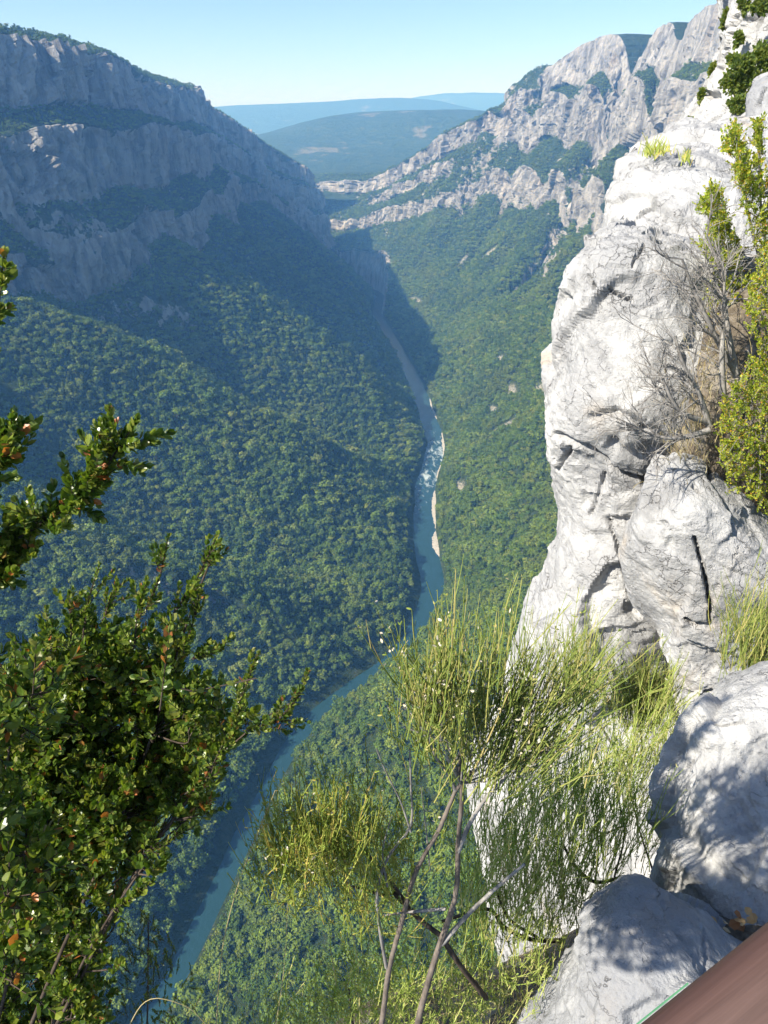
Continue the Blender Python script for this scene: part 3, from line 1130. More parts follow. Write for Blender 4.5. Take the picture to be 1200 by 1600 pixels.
R1 = [
    [(1010, 330, 10.0), (985, 345, 9.0), (1010, 352, 8.6), (1060, 360, 8.4), (1110, 370, 8.4), (1290, 380, 8.6)],
    [(1000, 372, 9.5), (952, 366, 7.6), (1000, 370, 7.2), (1050, 378, 7.1), (1100, 390, 7.2), (1290, 400, 7.5)],
    [(960, 430, 9.5), (903, 415, 7.0), (950, 420, 6.6), (1020, 425, 6.5), (1090, 430, 6.6), (1290, 440, 6.8)],
    [(940, 490, 9.2), (888, 485, 6.9), (930, 490, 6.45), (1005, 490, 6.3), (1085, 490, 6.4), (1290, 500, 6.6)],
    [(930, 560, 9.0), (875, 560, 6.8), (920, 560, 6.3), (1000, 560, 6.1), (1080, 560, 6.2), (1290, 560, 6.4)],
    [(915, 650, 9.0), (862, 645, 6.7), (900, 660, 6.2), (980, 665, 5.9), (1060, 665, 6.0), (1290, 660, 6.2)],
    [(920, 720, 9.0), (868, 722, 6.75), (905, 725, 6.35), (975, 735, 6.15), (1050, 740, 6.2), (1290, 740, 6.3)],
    [(930, 790, 9.0), (880, 792, 6.8), (915, 795, 6.4), (970, 800, 6.2), (1040, 800, 6.2), (1290, 800, 6.2)],
    [(915, 880, 9.0), (865, 880, 6.6), (905, 885, 6.2), (965, 890, 6.0), (1040, 890, 6.0), (1290, 890, 6.0)],
    [(890, 960, 9.0), (835, 960, 6.5), (890, 965, 6.1), (960, 970, 5.9), (1040, 970, 6.0), (1290, 970, 6.0)],
    [(870, 1035, 9.0), (815, 1035, 6.4), (880, 1040, 6.0), (960, 1040, 5.9), (1040, 1045, 6.15), (1290, 1045, 6.2)],
    [(850, 1130, 8.5), (788, 1130, 6.3), (860, 1130, 5.9), (950, 1130, 5.7), (1040, 1130, 5.7), (1290, 1130, 5.7)],
    [(830, 1210, 8.5), (758, 1205, 6.2), (840, 1210, 5.7), (940, 1210, 5.3), (1040, 1210, 5.0), (1290, 1210, 5.0)],
    [(820, 1320, 8.2), (772, 1320, 6.0), (845, 1320, 5.4), (940, 1320, 4.9), (1040, 1320, 4.5), (1290, 1320, 4.4)],
    [(810, 1470, 8.0), (800, 1470, 5.8), (860, 1470, 5.0), (940, 1470, 4.5), (1040, 1470, 4.0), (1290, 1470, 3.9)],
    [(790, 1750, 8.0), (820, 1750, 5.6), (880, 1750, 4.9), (940, 1750, 4.3), (1040, 1750, 3.9), (1290, 1750, 3.8)]]
rock('rock_pillar', R1, 560, 250, M_STONE, 0.25, 1.2, cracks=[
    ([(878, 676), (900, 690), (915, 697), (949, 719), (985, 738), (1006, 744)], 3.2, 0.14), ([(893, 696), (886, 715), (878, 730)], 2.5, 0.09),
    ([(955, 810), (965, 850), (978, 900), (985, 928)], 2.2, 0.08), ([(945, 740), (938, 770), (930, 800)], 3, 0.06),
    ([(925, 652), (960, 643), (990, 655), (1010, 672)], 6, 0.10), ([(955, 695), (990, 705), (1020, 700)], 7, 0.08),
    ([(955, 455), (975, 465), (987, 470)], 2.2, 0.07), ([(930, 440), (936, 452)], 2.6, 0.08), ([(985, 425), (1000, 405)], 2, 0.05),
    ([(905, 420), (940, 425), (985, 430)], 1.8, 0.03), ([(1010, 745), (1022, 780), (1018, 800)], 7, 0.20)],
    hollows=[(945, 922, 12, 9, .09), (992, 952, 13, 14, .16), (972, 808, 20, 10, .13), (955, 1000, 16, 18, .08), (1040, 955, 18, 10, .08),
             (1000, 1030, 14, 10, .10), (925, 775, 10, 14, .06), (1055, 1080, 20, 30, .25), (970, 1100, 22, 16, .12), (930, 1180, 26, 20, .12)],
    seed=200, label='tall white limestone pillar rising above the gorge, split by cracks')

R2 = [
    [(1020, 250, 13.5), (1012, 226, 13.2), (1060, 214, 13.2), (1110, 202, 13.5), (1160, 194, 13.8), (1300, 186, 14)],
    [(1015, 255, 12), (987, 236, 10.5), (1050, 212, 11), (1110, 197, 11.5), (1160, 187, 12), (1300, 180, 12)],
    [(1010, 285, 12), (971, 268, 9.8), (1030, 262, 9.3), (1090, 255, 9.3), (1150, 250, 9.5), (1300, 250, 9.5)],
    [(1000, 330, 12), (957, 322, 9.5), (1000, 320, 8.9), (1080, 320, 8.6), (1150, 320, 8.6), (1300, 330, 8.6)],
    [(1000, 380, 12), (952, 372, 9.3), (990, 375, 8.6), (1060, 385, 8.2), (1140, 390, 8), (1300, 400, 8)],
    [(995, 440, 12), (950, 440, 9.4), (990, 450, 8.8), (1060, 460, 8.4), (1140, 460, 8.0), (1300, 460, 8)]]
rock('rock_block', R2, 230, 230, M_STONE, 0.27, 1.5, cracks=[
    ([(983, 363), (988, 340), (1003, 322), (1023, 316)], 2.2, 0.16), ([(1040, 378), (1048, 361), (1068, 358)], 2.2, 0.15),
    ([(1060, 232), (1085, 226)], 3, 0.14), ([(1055, 255), (1085, 245), (1120, 258), (1145, 263)], 2, 0.08)],
    hollows=[(1040, 335, 4, 3, .1), (1022, 260, 14, 8, .07)], seed=230,
    label='sunlit white limestone block on top of the pillar, green tuft on its edge')

R3 = [
    [(1060, 760, 6.3), (1075, 716, 6.2), (1105, 728, 6.2), (1150, 765, 6.2), (1210, 820, 6.2), (1320, 880, 6.2)],
    [(1050, 775, 6.0), (1043, 728, 5.5), (1095, 738, 5.4), (1145, 775, 5.3), (1205, 828, 5.3), (1320, 890, 5.3)],
    [(1040, 810, 6.0), (1012, 800, 5.35), (1070, 800, 5.0), (1130, 820, 4.95), (1200, 860, 4.9), (1320, 910, 4.9)],
    [(1030, 870, 6.0), (986, 850, 5.4), (1050, 860, 5.0), (1120, 880, 4.9), (1200, 920, 4.8), (1320, 955, 4.8)],
    [(1030, 945, 6.0), (990, 920, 5.45), (1050, 940, 5.0), (1110, 950, 4.9), (1200, 970, 4.9), (1320, 1000, 4.9)],
    [(1050, 1015, 6.0), (1030, 990, 5.4), (1065, 1020, 5.0), (1115, 1030, 4.9), (1200, 1040, 4.9), (1320, 1050, 4.9)],
    [(1078, 1095, 5.8), (1062, 1085, 5.3), (1082, 1100, 5.0), (1125, 1095, 4.9), (1200, 1100, 4.9), (1320, 1110, 4.9)],
    [(1100, 1220, 5.7), (1090, 1210, 5.3), (1110, 1210, 5.1), (1140, 1210, 5.0), (1200, 1210, 4.9), (1320, 1210, 4.9)]]
rock('rock_slab', R3, 260, 200, M_STONE, 0.19, 1.0, cracks=[
    ([(1086, 843), (1094, 870), (1103, 905), (1109, 945), (1107, 972)], 2.6, 0.15), ([(1107, 972), (1080, 968), (1072, 960)], 3, 0.1),
    ([(1078, 1083), (1095, 1086), (1110, 1078)], 4, 0.1), ([(1085, 760), (1092, 768)], 3, 0.1), ([(1110, 722), (1112, 745)], 4, 0.12)],
    hollows=[(1030, 820, 10, 8, .06)], seed=260, label='white limestone slab with a deep dark cleft under the yellow green box shrub')

R4 = [
    [(1130, 1100, 3.8), (1140, 1066, 3.7), (1170, 1052, 3.7), (1215, 1034, 3.7), (1340, 1000, 3.7)],
    [(1110, 1115, 3.5), (1104, 1078, 3.25), (1150, 1060, 3.15), (1205, 1046, 3.15), (1340, 1025, 3.15)],
    [(1100, 1150, 3.4), (1070, 1130, 3.0), (1120, 1130, 2.85), (1200, 1130, 2.8), (1340, 1130, 2.8)],
    [(1090, 1220, 3.35), (1045, 1195, 2.95), (1100, 1200, 2.75), (1190, 1200, 2.65), (1340, 1200, 2.6)],
    [(1080, 1300, 3.25), (1031, 1285, 2.85), (1085, 1272, 2.6), (1180, 1270, 2.5), (1340, 1270, 2.4)],
    [(1065, 1380, 3.15), (1012, 1380, 2.75), (1086, 1345, 2.42), (1175, 1340, 2.3), (1340, 1340, 2.2)],
    [(1080, 1440, 3.0), (1048, 1420, 2.6), (1088, 1432, 2.32), (1165, 1435, 2.15), (1340, 1440, 2.1)],
    [(1110, 1580, 3.0), (1095, 1560, 2.55), (1120, 1560, 2.3), (1180, 1560, 2.15), (1340, 1560, 2.1)]]
rock('boulder', R4, 250, 200, M_STONE, 0.13, 0.62, cracks=[([(1110, 1122), (1130, 1128), (1170, 1122)], 2.5, 0.03), ([(1055, 1200), (1072, 1190), (1068, 1210)], 2, 0.02),
    ([(1050, 1390), (1066, 1350), (1075, 1300)], 5, 0.02)],
    hollows=[], seed=290, label='large white boulder beside the broom at the right edge, streaked by twig shadows', strata=0.05)

R5 = [
    [(960, 1440, 2.5), (990, 1400, 2.35), (1045, 1415, 2.35), (1105, 1445, 2.3), (1185, 1495, 2.25), (1320, 1545, 2.2)],
    [(945, 1450, 2.3), (962, 1390, 2.08), (1010, 1393, 1.98), (1080, 1423, 1.95), (1148, 1475, 1.9), (1320, 1560, 1.8)],
    [(930, 1490, 2.25), (922, 1430, 2.0), (990, 1445, 1.75), (1070, 1478, 1.7), (1150, 1530, 1.65), (1320, 1600, 1.6)],
    [(890, 1550, 2.2), (876, 1495, 1.95), (960, 1530, 1.6), (1060, 1560, 1.5), (1150, 1600, 1.45), (1320, 1680, 1.4)],
    [(845, 1630, 2.2), (820, 1590, 1.9), (920, 1620, 1.5), (1040, 1650, 1.4), (1150, 1690, 1.35), (1320, 1750, 1.3)],
    [(800, 1760, 2.1), (770, 1750, 1.9), (900, 1780, 1.5), (1040, 1800, 1.4), (1150, 1830, 1.35), (1320, 1880, 1.3)]]
rock('boulder', R5, 200, 220, M_STONE2, 0.10, 0.5, cracks=[([(1100, 1450), (1108, 1500), (1105, 1540)], 2.5, 0.012)], hollows=[], seed=320,
     label='low grey boulder at the bottom, dappled with shade, next to the brown rail', strata=0.03)

R6 = [
    [(1175, -140, 46), (1140, -130, 38), (1170, -130, 35), (1215, -130, 33.5), (1360, -130, 33)],
    [(1165, -10, 46), (1128, 0, 37), (1158, 0, 34), (1205, 0, 32.5), (1360, 0, 32)],
    [(1160, 60, 46), (1122, 52, 36.5), (1152, 52, 33.5), (1200, 52, 32), (1360, 52, 31)],
    [(1150, 100, 45), (1117, 96, 36), (1145, 96, 33), (1195, 96, 31), (1360, 96, 30)],
    [(1140, 140, 45), (1106, 136, 35.5), (1138, 138, 32), (1190, 138, 30), (1360, 138, 29)],
    [(1130, 175, 44), (1091, 168, 35), (1125, 172, 31), (1180, 172, 29), (1360, 172, 28)],
    [(1110, 215, 44), (1077, 205, 34), (1112, 210, 30), (1170, 210, 28), (1360, 210, 27)],
    [(1090, 300, 42), (1050, 300, 33), (1095, 300, 28), (1160, 300, 26), (1360, 300, 25)]]
G6 = rock('crag', R6, 260, 200, M_CRAG, 1.25, 4.6, cracks=[([(1160, 20), (1140, 70), (1125, 110)], 3, 0.5), ([(1180, 60), (1160, 110), (1140, 160)], 3, 0.4)], hollows=[(1113, 148, 8, 7, .7)],
          seed=350, label='tall grey limestone crag dotted with shrubs at the top right')

R7 = [
    [(1178, 140, 13.6), (1188, 122, 13.4), (1210, 112, 13.4), (1300, 105, 13.4)],
    [(1174, 150, 13.2), (1180, 128, 12.8), (1205, 118, 12.6), (1300, 110, 12.6)],
    [(1172, 172, 13.2), (1170, 150, 12.5), (1200, 142, 12.2), (1300, 140, 12.2)],
    [(1172, 200, 13.2), (1168, 182, 12.4), (1198, 180, 12.0), (1300, 180, 12)],
    [(1172, 260, 13.2), (1168, 240, 12.4), (1198, 240, 12.0), (1300, 240, 12)]]
rock('grey_rock', R7, 90, 90, M_STONE2, 0.13, 1.2, cracks=[([(1185, 165), (1192, 145), (1196, 138)], 2, 0.1)], seed=380, label='small rounded grey rock at the right edge behind the white block')

# soil between the rocks
def soil(name, rows, nr, nc, seed):
    G = lattice(rows, nr, nc)
    d = 0.05 * fbm(G / 0.3, 4, seed)
    G[..., 2] += d
    G[..., 1] -= d
    return G, tag(put(name, grid_mesh(name, G, flip=False), M_SOIL), kind='structure')


BANK, _ = soil('soil_bank', [
    [(1105, 470, 6.5), (1160, 450, 6.3), (1300, 440, 6.3)],
    [(1095, 540, 6.15), (1150, 530, 5.95), (1300, 520, 5.9)],
    [(1080, 610, 5.9), (1140, 600, 5.75), (1300, 590, 5.7)],
    [(1058, 680, 5.85), (1130, 665, 5.6), (1300, 650, 5.5)],
    [(1035, 740, 5.95), (1110, 735, 5.55), (1300, 740, 5.4)],
    [(1015, 800, 6.2), (1110, 800, 5.7), (1300, 810, 5.6)]], 90, 80, 400)
LEDGE, _ = soil('ledge_ground', [
    [(470, 1640, 2.9), (620, 1545, 3.0), (780, 1505, 3.1), (930, 1440, 3.4), (1060, 1400, 3.3), (1300, 1400, 3.2)],
    [(430, 1680, 2.6), (610, 1600, 2.55), (780, 1560, 2.6), (930, 1500, 2.6), (1060, 1430, 2.5), (1300, 1440, 2.3)],
    [(400, 1760, 2.2), (600, 1700, 2.1), (780, 1660, 2.0), (930, 1620, 1.9), (1080, 1480, 2.05), (1300, 1500, 1.9)],
    [(380, 1900, 1.9), (600, 1850, 1.7), (780, 1850, 1.6), (930, 1850, 1.5), (1080, 1850, 1.4), (1300, 1850, 1.3)],
    [(340, 2300, 1.8), (600, 2300, 1.5), (780, 2300, 1.3), (930, 2300, 1.2), (1080, 2300, 1.1), (1300, 2300, 1.0)]], 90, 110, 410)

# ------------------------------------------------------------------ shrubs
leaf_me = raw_mesh('leaf', LEAF_V, LEAF_Q, None, False, LEAF_T)
M_BOXBIG = [mat_leaf('box_leaf_green', [(0, (0.09, 0.14, 0.022)), (1, (0.09, 0.14, 0.022))], 0.38, 0.32, 0.5),
            mat_leaf('box_leaf_lime', [(0, (0.2, 0.25, 0.045)), (1, (0.2, 0.25, 0.045))], 0.38, 0.35, 0.45),
            mat_leaf('box_leaf_red', [(0, (0.45, 0.16, 0.05)), (1, (0.45, 0.16, 0.05))], 0.3, 0.4, 0.4),
            mat_leaf('box_leaf_dark', [(0, (0.04, 0.075, 0.014)), (1, (0.04, 0.075, 0.014))], 0.3, 0.32, 0.5)]
LEAF_MES = []
for m in M_BOXBIG:
    c = leaf_me.copy()
    c.name = 'leaf'
    c.materials.append(m)
    LEAF_MES.append(c)


class Shrub:
    """Woody stems with paired oval leaves; gathers the leaves so that the nearest can be parts of their own."""

    def __init__(self, seed):
        self.r = np.random.default_rng(seed)
        self.O, self.D, self.N, self.L = [], [], [], []
        self.wood = MB()

    def sprig(self, p0, d, length, leaf, gap=0.011, start=0.12, bend=0.35, thick=0.0016):
        r = self.r
        d = unit(d)
        n = 6
        side = unit(np.cross(d, r.normal(size=3)))
        up = np.array([0, 0, 1.0])
        t = np.linspace(0, 1, n)[:, None]
        pts = p0 + d * length * t + (side * r.normal(0, bend * .5) + up * bend * .5) * length * t ** 2 * .5
        self.wood.queue(pts, thick, thick * .45)
        k = max(3, int(length / gap))
        T = unit(np.gradient(pts, axis=0))
        i = np.repeat(np.arange(k), 2)
        a = start + (1 - start) * (i + .5) / k
        f = a * (n - 1)
        j = np.minimum(f.astype(int), n - 2)
        fr = (f - j)[:, None]
        p = pts[j] * (1 - fr) + pts[j + 1] * fr
        tan = T[j]
        x = unit(np.cross(tan, side + .01))
        y = np.cross(tan, x)
        ph = ((i % 2) * math.pi / 2 + np.repeat(r.normal(0, .35, k), 2) + np.tile([0, math.pi], k))[:, None]
        rd = x * np.cos(ph) + y * np.sin(ph)
        spread = (1.15 - .75 * a)[:, None]
        m = 2 * k
        D = unit(tan * (1.0 - .35 * spread) + rd * spread + r.normal(0, .16, (m, 3)) + up * .08)
        self.O.append(p)
        self.D.append(D)
        self.N.append(unit(tan - D * (tan * D).sum(1)[:, None] + r.normal(0, .25, (m, 3))))
        self.L.append(leaf * r.uniform(.7, 1.15, m) * (1 - .35 * np.maximum(0, a - .8) / .2))
        # the bud at the tip
        self.O.append(np.repeat(pts[-1:], 3, 0))
        self.D.append(unit(T[-1] + r.normal(0, .3, (3, 3))))
        self.N.append(unit(r.normal(size=(3, 3))))
        self.L.append(leaf * r.uniform(.5, .8, 3))
        return pts

    def finish(self, name, label, mat, bark, base, big=0, group=None, cat='shrub', width=1.0):
        root = empty(name, base)
        tag(root, label, cat, group)
        base = np.asarray(base, float)
        self.wood.build('stem', bark, root, True, origin=base)
        O, D, N, L = (np.concatenate(v) for v in (self.O, self.D, self.N, self.L))
        px, py, dep = project(O)
        inn = (px > 0) & (px < 1200) & (py > 0) & (py < 1600)
        order = np.argsort(-(L / dep) * inn)
        bigi = order[:big]
        X, Y, Z = leaf_frames(D, N)
        for i in bigi:
            q = self.r.random()
            me = LEAF_MES[0 if q < .45 else 1 if q < .72 else 2 if q < .78 else 3]
            o = bpy.data.objects.new('leaf', me)
            COL.objects.link(o)
            o.parent = root
            M = Matrix.Identity(4)
            for c, ax in enumerate((X[i] * width, Y[i], Z[i])):
                for rr in range(3):
                    M[rr][c] = ax[rr] * L[i]
            for rr in range(3):
                M[rr][3] = O[i][rr] - base[rr]
            o.matrix_basis = M
        rest = order[big:]
        mb = MB()
        add_leaves(mb, O[rest], D[rest], N[rest], L[rest], width)
        f = mb.build('foliage', mat, root, origin=base)
        f['kind'] = 'stuff'
        return root


def path(pts, n=14):
    P = np.array([at(*p) for p in pts])
    t = np.concatenate([[0], np.cumsum(np.linalg.norm(np.diff(P, axis=0), axis=1))])
    return spline(t, P, np.linspace(0, t[-1], n))


def box_bush():
    S = Shrub(11)
    r = S.r
    outline = [(-60, 1070), (0, 1060), (60, 1040), (95, 1000), (140, 985), (200, 1000), (240, 975), (275, 985), (270, 1050), (290, 1090), (340, 1100), (350, 1130),
               (360, 1160), (320, 1180), (285, 1200), (275, 1250), (230, 1290), (190, 1340), (160, 1400), (150, 1600), (150, 1750), (-60, 1750)]
    hub = at(-60, 1900, 1.15)
    mains = [[(-80, 1900, 1.42), (20, 1500, 1.47), (90, 1200, 1.62), (150, 980, 1.72)],
             [(-60, 1900, 1.42), (90, 1500, 1.42), (220, 1200, 1.57), (300, 950, 1.67), (335, 860, 1.67)],
             [(-40, 1900, 1.42), (110, 1560, 1.42), (270, 1280, 1.52), (400, 1130, 1.62), (470, 1090, 1.62)],
             [(-90, 1900, 1.42), (-30, 1450, 1.42), (10, 1200, 1.47), (40, 1020, 1.52)],
             [(-50, 1900, 1.42), (60, 1650, 1.42), (160, 1450, 1.42), (240, 1330, 1.42)]]
    nodes_ = []
    for mpts in mains:
        P = path(mpts, 24)
        S.wood.tube(P, np.linspace(.011, .0025, 24), 6)
        nodes_.append(P)
    allm = np.concatenate(nodes_)
    n = 0
    while n < 430:
        x, y = r.uniform(-60, 435), r.uniform(885, 1740)
        if not inside(np.array(x), np.array(y), outline):
            continue
        p = at(x, y, r.uniform(1.48, 2.0) if y < 1180 else r.uniform(1.42, 1.8))
        dist = np.linalg.norm(allm - p, axis=1) + 3 * np.maximum(0, allm[:, 2] - p[2] + .08)
        near = allm[np.argmin(dist)]
        mid_ = (near + p) / 2 + np.array([r.normal(.03, .03), r.normal(0, .03), -.02])
        P = spline([0, .5, 1], np.stack([near, mid_, p]), np.linspace(0, 1, 10))
        S.wood.tube(P, np.linspace(.0032, .0014, 10), 4)
        T = unit(np.gradient(P, axis=0))
        for q in range(10):
            i = r.integers(4, 10)
            d = T[i] * .55 + np.array([.2, -.05, .55]) + r.normal(0, .5, 3)
            S.sprig(P[i] + r.normal(0, .008, 3), d, r.uniform(.06, .11), r.uniform(.025, .034), gap=.0135)
        n += 1
    # sprays added to dapple the low boulder with shade, mostly outside the frame
    n = 0
    while n < 80:
        p = np.array([r.uniform(-1.0, -.38), r.uniform(.64, .92), r.uniform(-1.2, -.75)])
        x, y, _ = project(p)
        if x > 60 or (x > -20 and not inside(np.array(float(x)), np.array(float(y)), outline)):
            continue
        near = p + np.array([-.12, .12, -.12]) + r.normal(0, .03, 3)
        P = spline([0, .5, 1], np.stack([near, (near + p) / 2 + np.array([.02, 0, -.01]), p]), np.linspace(0, 1, 8))
        S.wood.tube(P, np.linspace(.0032, .0014, 8), 4)
        for q in range(9):
            i = r.integers(2, 8)
            S.sprig(P[i], np.array([.2, -.05, .55]) + r.normal(0, .5, 3), r.uniform(.05, .1), r.uniform(.02, .026), gap=.013)
        n += 1
    # the leaders that stand out against the gorge
    for pts, leaf in (([(225, 960, 1.5), (250, 900, 1.5), (263, 840, 1.5)], .019), ([(270, 960, 1.5), (310, 900, 1.5), (340, 836, 1.5)], .02), ([(290, 930, 1.5), (325, 880, 1.52), (345, 860, 1.5)], .018),
                      ([(130, 990, 1.5), (140, 930, 1.5), (155, 885, 1.5)], .018), ([(165, 960, 1.6), (180, 920, 1.6), (200, 905, 1.6)], .018), ([(80, 1010, 1.4), (75, 980, 1.4), (72, 950, 1.4)], .018),
                      ([(360, 1130, 1.5), (385, 1070, 1.5), (402, 1022, 1.5)], .019), ([(390, 1140, 1.5), (440, 1125, 1.5), (482, 1128, 1.5)], .019), ([(430, 1130, 1.5), (465, 1090, 1.5), (484, 1048, 1.5)], .019),
                      ([(300, 1030, 1.5), (325, 1025, 1.5), (345, 1015, 1.5)], .02), ([(330, 1200, 1.4), (350, 1160, 1.4), (380, 1100, 1.4)], .02), ([(20, 1080, 1.4), (25, 1040, 1.4), (22, 1005, 1.4)], .02), ([(110, 1010, 1.5), (112, 965, 1.5), (108, 930, 1.5)], .02), ([(210, 1010, 1.45), (215, 960, 1.45), (228, 915, 1.45)], .02),
                      ([(290, 1240, 1.3), (320, 1220, 1.3), (345, 1205, 1.3)], .02), ([(230, 1330, 1.25), (270, 1310, 1.25), (305, 1290, 1.25)], .02), ([(180, 1420, 1.2), (215, 1400, 1.2), (240, 1375, 1.2)], .02), ([(290, 1010, 1.5), (305, 960, 1.5), (312, 925, 1.5)], .02)):
        P = path(pts, 3)
        S.wood.tube(path(pts, 8), np.linspace(.0025, .001, 8), 4)
        S.sprig(P[0], P[1] - P[0], np.linalg.norm(P[1] - P[0]), leaf, bend=.1)
        S.sprig(P[1], P[2] - P[1], np.linalg.norm(P[2] - P[1]), leaf, bend=.1)
        for q in range(7):
            b = P[0] + (P[2] - P[0]) * r.uniform(-.2, .7)
            S.sprig(b, unit(P[2] - P[0]) + r.normal(0, .45, 3), r.uniform(.04, .075), leaf * 1.05)
    # a few shoots close to the lens
    for pts, leaf in (([(250, 1110, .82), (262, 1040, .82), (266, 975, .82)], .019), ([(300, 1080, .85), (250, 1060, .85), (215, 1060, .86)], .017), ([(400, 1060, .9), (345, 1065, .9), (290, 1085, .9)], .015)):
        P = path(pts, 3)
        S.sprig(P[0], P[2] - P[0], np.linalg.norm(P[2] - P[0]), leaf, gap=.014, bend=.1)
    S.finish('box_bush', 'dense dark green box bush with glossy oval leaves at lower left', M_BOX, M_BARKD, at(-60, 1900, 1.15), big=230)


def box_branches():
    S = Shrub(12)
    r = S.r
    specs = [([(-160, 1010, 1.62), (-40, 890, 1.62), (60, 820, 1.62), (130, 775, 1.62), (175, 715, 1.62), (212, 660, 1.62)], 120, .031, 40),
             ([(-160, 900, 1.62), (-60, 800, 1.62), (0, 720, 1.62), (30, 665, 1.62)], 80, .031, 34),
             ([(-160, 700, 1.62), (-60, 600, 1.62), (-8, 500, 1.62), (6, 400, 1.62)], 50, .029, 18),
             ([(-160, 1020, 1.62), (-60, 930, 1.62), (20, 880, 1.62), (60, 850, 1.62)], 90, .031, 36)]
    for pts, n, leaf, jit in specs:
        P = path(pts, 26)
        S.wood.tube(P, np.linspace(.006, .0016, 26), 5)
        T = unit(np.gradient(P, axis=0))
        for k in range(n):
            i = r.integers(5, 24)
            d = T[i] * .8 + r.normal(0, .6, 3) + np.array([0, 0, .25])
            S.sprig(P[i], d, r.uniform(.04, .08) * jit / 28, leaf * r.uniform(.8, 1.1))
        S.sprig(P[-4], P[-1] - P[-4], np.linalg.norm(P[-1] - P[-4]), leaf, bend=.05)
    S.finish('box_bush', 'leafy box branches reaching in from the left edge above the dense bush', M_BOX, M_BARKD, at(-160, 1010, 1.62), big=60)


def thuja():
    """The small conifer-like shrub at the foot of the dense bush."""
    S = Shrub(13)
    r = S.r
    for k in range(220):
        x, y = r.normal(235, 32), r.uniform(1425, 1640)
        if y < 1425 + abs(x - 230) * 1.3:
            continue
        p = at(x, y, r.uniform(1.5, 1.8))
        S.sprig(p, np.array([r.normal(0, .4), r.normal(0, .3), 1]), r.uniform(.04, .07), .0095, gap=.006, bend=.2)
    S.wood.tube(path([(220, 1850, 1.7), (230, 1600, 1.68), (232, 1440, 1.65)], 8), np.linspace(.008, .002, 8), 5)
    S.finish('savin_shrub', 'small fine-leaved shrub beside the dense box bush at the bottom', M_BOX, M_BARKD, at(220, 1850, 1.7), width=.7)


def yellow_box(name, label, outlines, n, base, Y0, Y1, seed, stems, leaf=.02, lean=(-.25, -.2, .7)):
    S = Shrub(seed)
    r = S.r
    nodes_ = []
    for mpts in stems:
        P = path(mpts, 16)
        S.wood.tube(P, np.linspace(.018, .005, 16), 5)
        nodes_.append(P)
    allm = np.concatenate(nodes_)
    for outline, cnt in zip(outlines, n):
        xs, ys = [p[0] for p in outline], [p[1] for p in outline]
        k = 0
        while k < cnt:
            x, y = r.uniform(min(xs), max(xs)), r.uniform(min(ys), max(ys))
            if not inside(np.array(x), np.array(y), outline):
                continue
            f = (y - min(ys)) / (max(ys) - min(ys))
            p = at(x, y, r.uniform(Y0, Y1))
            near = allm[np.argmin(np.linalg.norm(allm - p, axis=1))]
            d = unit(p - near) * .6 + np.array(lean) + r.normal(0, .4, 3)
            L = r.uniform(.09, .17)
            if k % 4 == 0 and np.linalg.norm(near - p) < .6:
                S.wood.tube([near, (near + p) / 2 + np.array([0, 0, .02]), p], [.004, .003, .0025], 3)
            S.sprig(p - unit(d) * L * .6, d, L, leaf * r.uniform(.85, 1.2), gap=.017, thick=.0025)
            k += 1
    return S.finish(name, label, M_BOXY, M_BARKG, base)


box_bush()
box_branches()
thuja()
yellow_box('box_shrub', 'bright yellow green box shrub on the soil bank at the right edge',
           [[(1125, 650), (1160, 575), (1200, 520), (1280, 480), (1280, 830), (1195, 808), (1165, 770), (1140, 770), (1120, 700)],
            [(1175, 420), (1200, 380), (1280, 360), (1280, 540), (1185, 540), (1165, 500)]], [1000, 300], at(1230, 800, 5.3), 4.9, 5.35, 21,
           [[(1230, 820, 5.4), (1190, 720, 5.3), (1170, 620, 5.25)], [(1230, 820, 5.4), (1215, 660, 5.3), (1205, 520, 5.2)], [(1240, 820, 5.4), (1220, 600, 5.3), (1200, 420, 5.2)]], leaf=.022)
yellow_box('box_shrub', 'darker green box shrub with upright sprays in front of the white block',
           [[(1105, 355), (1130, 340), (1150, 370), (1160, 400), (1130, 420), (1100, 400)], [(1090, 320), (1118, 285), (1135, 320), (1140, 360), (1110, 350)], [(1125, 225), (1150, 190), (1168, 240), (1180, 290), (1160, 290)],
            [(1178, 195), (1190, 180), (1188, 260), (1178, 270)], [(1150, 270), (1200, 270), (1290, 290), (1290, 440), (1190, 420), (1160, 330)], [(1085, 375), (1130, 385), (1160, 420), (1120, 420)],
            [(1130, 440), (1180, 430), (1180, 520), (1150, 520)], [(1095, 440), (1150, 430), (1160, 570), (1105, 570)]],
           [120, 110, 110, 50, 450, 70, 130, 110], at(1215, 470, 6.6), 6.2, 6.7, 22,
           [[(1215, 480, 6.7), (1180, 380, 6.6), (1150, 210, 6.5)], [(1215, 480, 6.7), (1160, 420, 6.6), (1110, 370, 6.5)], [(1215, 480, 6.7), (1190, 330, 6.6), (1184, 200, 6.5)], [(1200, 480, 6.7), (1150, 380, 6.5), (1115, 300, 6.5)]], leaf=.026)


def bare(mb, p, d, length, thick, depth, r, curl=.35, taper=.62):
    n = 5
    pts = [np.array(p, float)]
    d = unit(d)
    for k in range(n):
        d = unit(d + r.normal(0, curl * .35, 3))
        pts.append(pts[-1] + d * length / n)
    mb.tube(pts, np.linspace(thick, thick * taper, n + 1), 4 if thick < .006 else 5)
    if depth <= 0:
        return
    for k in range(r.integers(3, 6)):
        i = r.integers(1, n + 1)
        dd = unit(unit(np.array(pts[i]) - pts[i - 1]) + r.normal(0, .62, 3))
        bare(mb, pts[i], dd, length * r.uniform(.45, .75), thick * taper * r.uniform(.55, .8), depth - 1, r, curl, taper)


